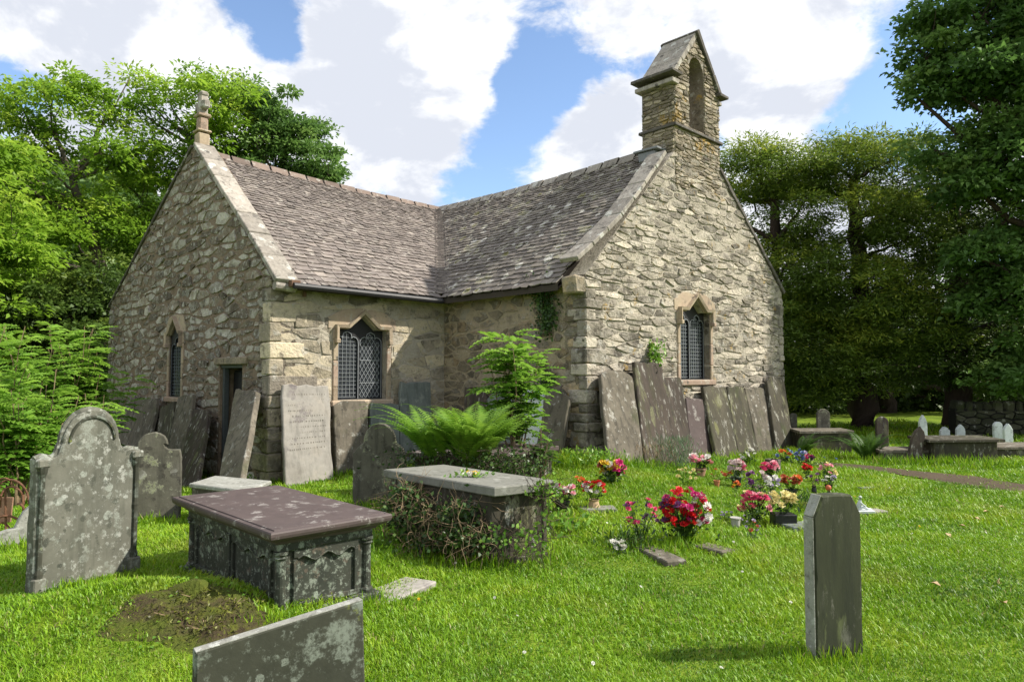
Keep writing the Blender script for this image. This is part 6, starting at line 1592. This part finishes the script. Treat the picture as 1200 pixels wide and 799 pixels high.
# ---------------------------------------------------------------- grass
def inchurch(x, y):
    p = Vector((x, y, 0)) - P2; u = p.dot(B2); v = p.dot(A2)
    return (u > -S_ - .02 and 0 - .02 < v < WA) or (0 < u < WD and -T_ < v < 12)
def patch_n(x, y, s): return noise.noise(Vector((x * s, y * s, 3.3)))
def blades(x0, x1, y0, y1, dens, h, w_, fan):
    n = int((x1 - x0) * (y1 - y0) * dens); X = x0 + (x1 - x0) * rs.rand(n); Y = y0 + (y1 - y0) * rs.rand(n)
    keep = np.abs(X) < Y * .74 + 1.0; X = X[keep]; Y = Y[keep]
    ok = np.ones(len(X), bool); Z = np.zeros(len(X)); pn = np.zeros(len(X))
    pc = [(p.x, p.y) for p in PATHC]; mp = gpos(236, 718); mq = gpos(275, 752)
    P2x, P2y = P2.x, P2.y
    U = (X - P2x) * B2.x + (Y - P2y) * B2.y; Vv = (X - P2x) * A2.x + (Y - P2y) * A2.y
    inc = ((U > -S_ - .02) & (Vv > -.02) & (Vv < WA)) | ((U > 0) & (U < WD) & (Vv > -T_) & (Vv < 12))
    md = np.hypot((X - mp.x) / .46, (Y - mp.y) / .34) < rs.rand(len(X)) * .5 + .65
    md |= (np.hypot((X - mq.x) / .34, (Y - mq.y) / .26) < 1) & (rs.rand(len(X)) < .7)
    pth = np.zeros(len(X), bool)
    for a, b in zip(pc[:-1], pc[1:]):
        ax, ay = a; bx, by = b; L2 = (bx - ax) ** 2 + (by - ay) ** 2; t_ = np.clip(((X - ax) * (bx - ax) + (Y - ay) * (by - ay)) / L2, 0, 1); pth |= np.hypot(X - ax - t_ * (bx - ax), Y - ay - t_ * (by - ay)) < .30 + .15 * rs.rand(len(X))
    k = ~(inc | md | (pth & (rs.rand(len(X)) < .9))); X = X[k]; Y = Y[k]; n = len(X)
    Z = np.array([gz(x, y) for x, y in zip(X, Y)])
    pn = np.array([patch_n(x, y, .9) + .6 * patch_n(x + 9, y, 3.1) for x, y in zip(X, Y)])
    hh = h * (.45 + .9 * rs.rand(n)) * np.clip(1 + .9 * pn, .35, 2.2)
    a = rs.rand(n) * 2 * np.pi; dx = np.cos(a); dy = np.sin(a); lean = (.45 + .95 * rs.rand(n)) * hh
    ww = w_ * (.6 + .8 * rs.rand(n)); sx = -dy * ww * .5; sy = dx * ww * .5
    b0 = np.stack([X - sx, Y - sy, Z - .01], 1); b1 = np.stack([X + sx, Y + sy, Z - .01], 1)
    mx = X + dx * lean * .35; my = Y + dy * lean * .35; mz = Z + hh * .62
    m0 = np.stack([mx - sx * .8, my - sy * .8, mz], 1); m1 = np.stack([mx + sx * .8, my + sy * .8, mz], 1); tp_ = np.stack([X + dx * lean, Y + dy * lean, Z + hh * .95], 1)
    V = np.stack([b0, b1, m1, m0, tp_], 1).reshape(-1, 3); i5 = np.arange(n)[:, None] * 5
    F = np.concatenate([i5 + np.array([[0, 1, 2]]), i5 + np.array([[0, 2, 3]]), i5 + np.array([[3, 2, 4]])])
    T = np.zeros((n, 4)); T[:, 0] = np.clip(.5 + .5 * pn + (rs.rand(n) - .5) * .6, 0, 1); T[:, 1] = rs.rand(n); T[:, 3] = 1
    return V, F, np.repeat(T, 5, axis=0)
parts_ = [blades(-4, 4, 2.1, 4.2, 10000, .034, .0055, 0), blades(-6, 6, 4.2, 7, 5200, .036, .0075, 0), blades(-10, 10, 7, 11, 2500, .040, .010, 0), blades(-14, 14, 11, 15, 800, .06, .014, 0), blades(-18, 18, 15, 22, 260, .10, .022, 0)]
off = 0; Vs = []; Fs = []; Ts = []
for V, F, T in parts_: Vs.append(V); Fs.append(F + off); Ts.append(T); off += len(V)
gr = mknp('grass', np.concatenate(Vs), np.concatenate(Fs), M['grass_blade'], None, np.concatenate(Ts)); tag(gr, 'fresh green lawn grass growing among the graves', None, None, 'stuff')
# longer tufts round the bases of stones
tx = []
for (px, py, n, hh_) in [(100, 690, 260, .10), (160, 668, 120, .10), (985, 772, 200, .10), (950, 776, 90, .10), (330, 735, 160, .09), (440, 712, 200, .10), (415, 594, 200, .12), (470, 594, 120, .12), (180, 612, 160, .12), (20, 645, 200, .14), (560, 665, 260, .14), (620, 655, 200, .14), (480, 650, 200, .14), (720, 545, 350, .2), (760, 540, 350, .2), (800, 540, 350, .2), (850, 545, 300, .18), (900, 538, 300, .18), (660, 545, 350, .2), (700, 600, 100, .1), (790, 640, 220, .14), (760, 645, 150, .12), (340, 566, 200, .14), (400, 556, 200, .14), (220, 565, 200, .14), (1050, 545, 300, .2), (1110, 545, 300, .2), (1170, 548, 300, .2), (960, 535, 300, .2)]:
    b = gpos(px, py); k = b.y / FPX
    for _ in range(n): tx.append((b.x + random.gauss(0, 24 * k), b.y + random.gauss(0, .10), hh_ * random.uniform(.5, 1.3), k))
tx = [t_ for t_ in tx if not inchurch(t_[0], t_[1])]
C = np.array([(x, y, gz(x, y) - .01) for x, y, h, k in tx]); n = len(C); V, F, T = leaves(C, unit(n) * [.5, .5, .2] + np.array([0, 0, 1.0]), unit(n), np.array([t_[2] for t_ in tx]), np.array([.006 + .9 * t_[3] * .9 for t_ in tx]) * .8, tints(n))
tag(mknp('grass', V, F, M['grass_blade'], None, T), 'longer grass tufts round the feet of the stones', None, None, 'stuff')
# clover and small weeds in the lawn
n = 2600; Y = 2.4 + 6 * rs.rand(n) ** 1.3; X = (rs.rand(n) * 2 - 1) * Y * .8; k = np.array([patch_n(x, y, 1.4) > .05 for x, y in zip(X, Y)]); X = X[k]; Y = Y[k]; n = len(X)
C = np.stack([X, Y, np.array([gz(x, y) for x, y in zip(X, Y)]) + .02 + .025 * rs.rand(n)], 1)
V, F, T = leaves(C, unit(n) * [1, 1, .3], unit(n) * .4 + np.array([0, 0, 1]), .028, .022, tints(n)); tag(mknp('clover', V, F, M['leaf_shrub'], None, T), 'low clover leaves sprinkled through the lawn', None, None, 'stuff')
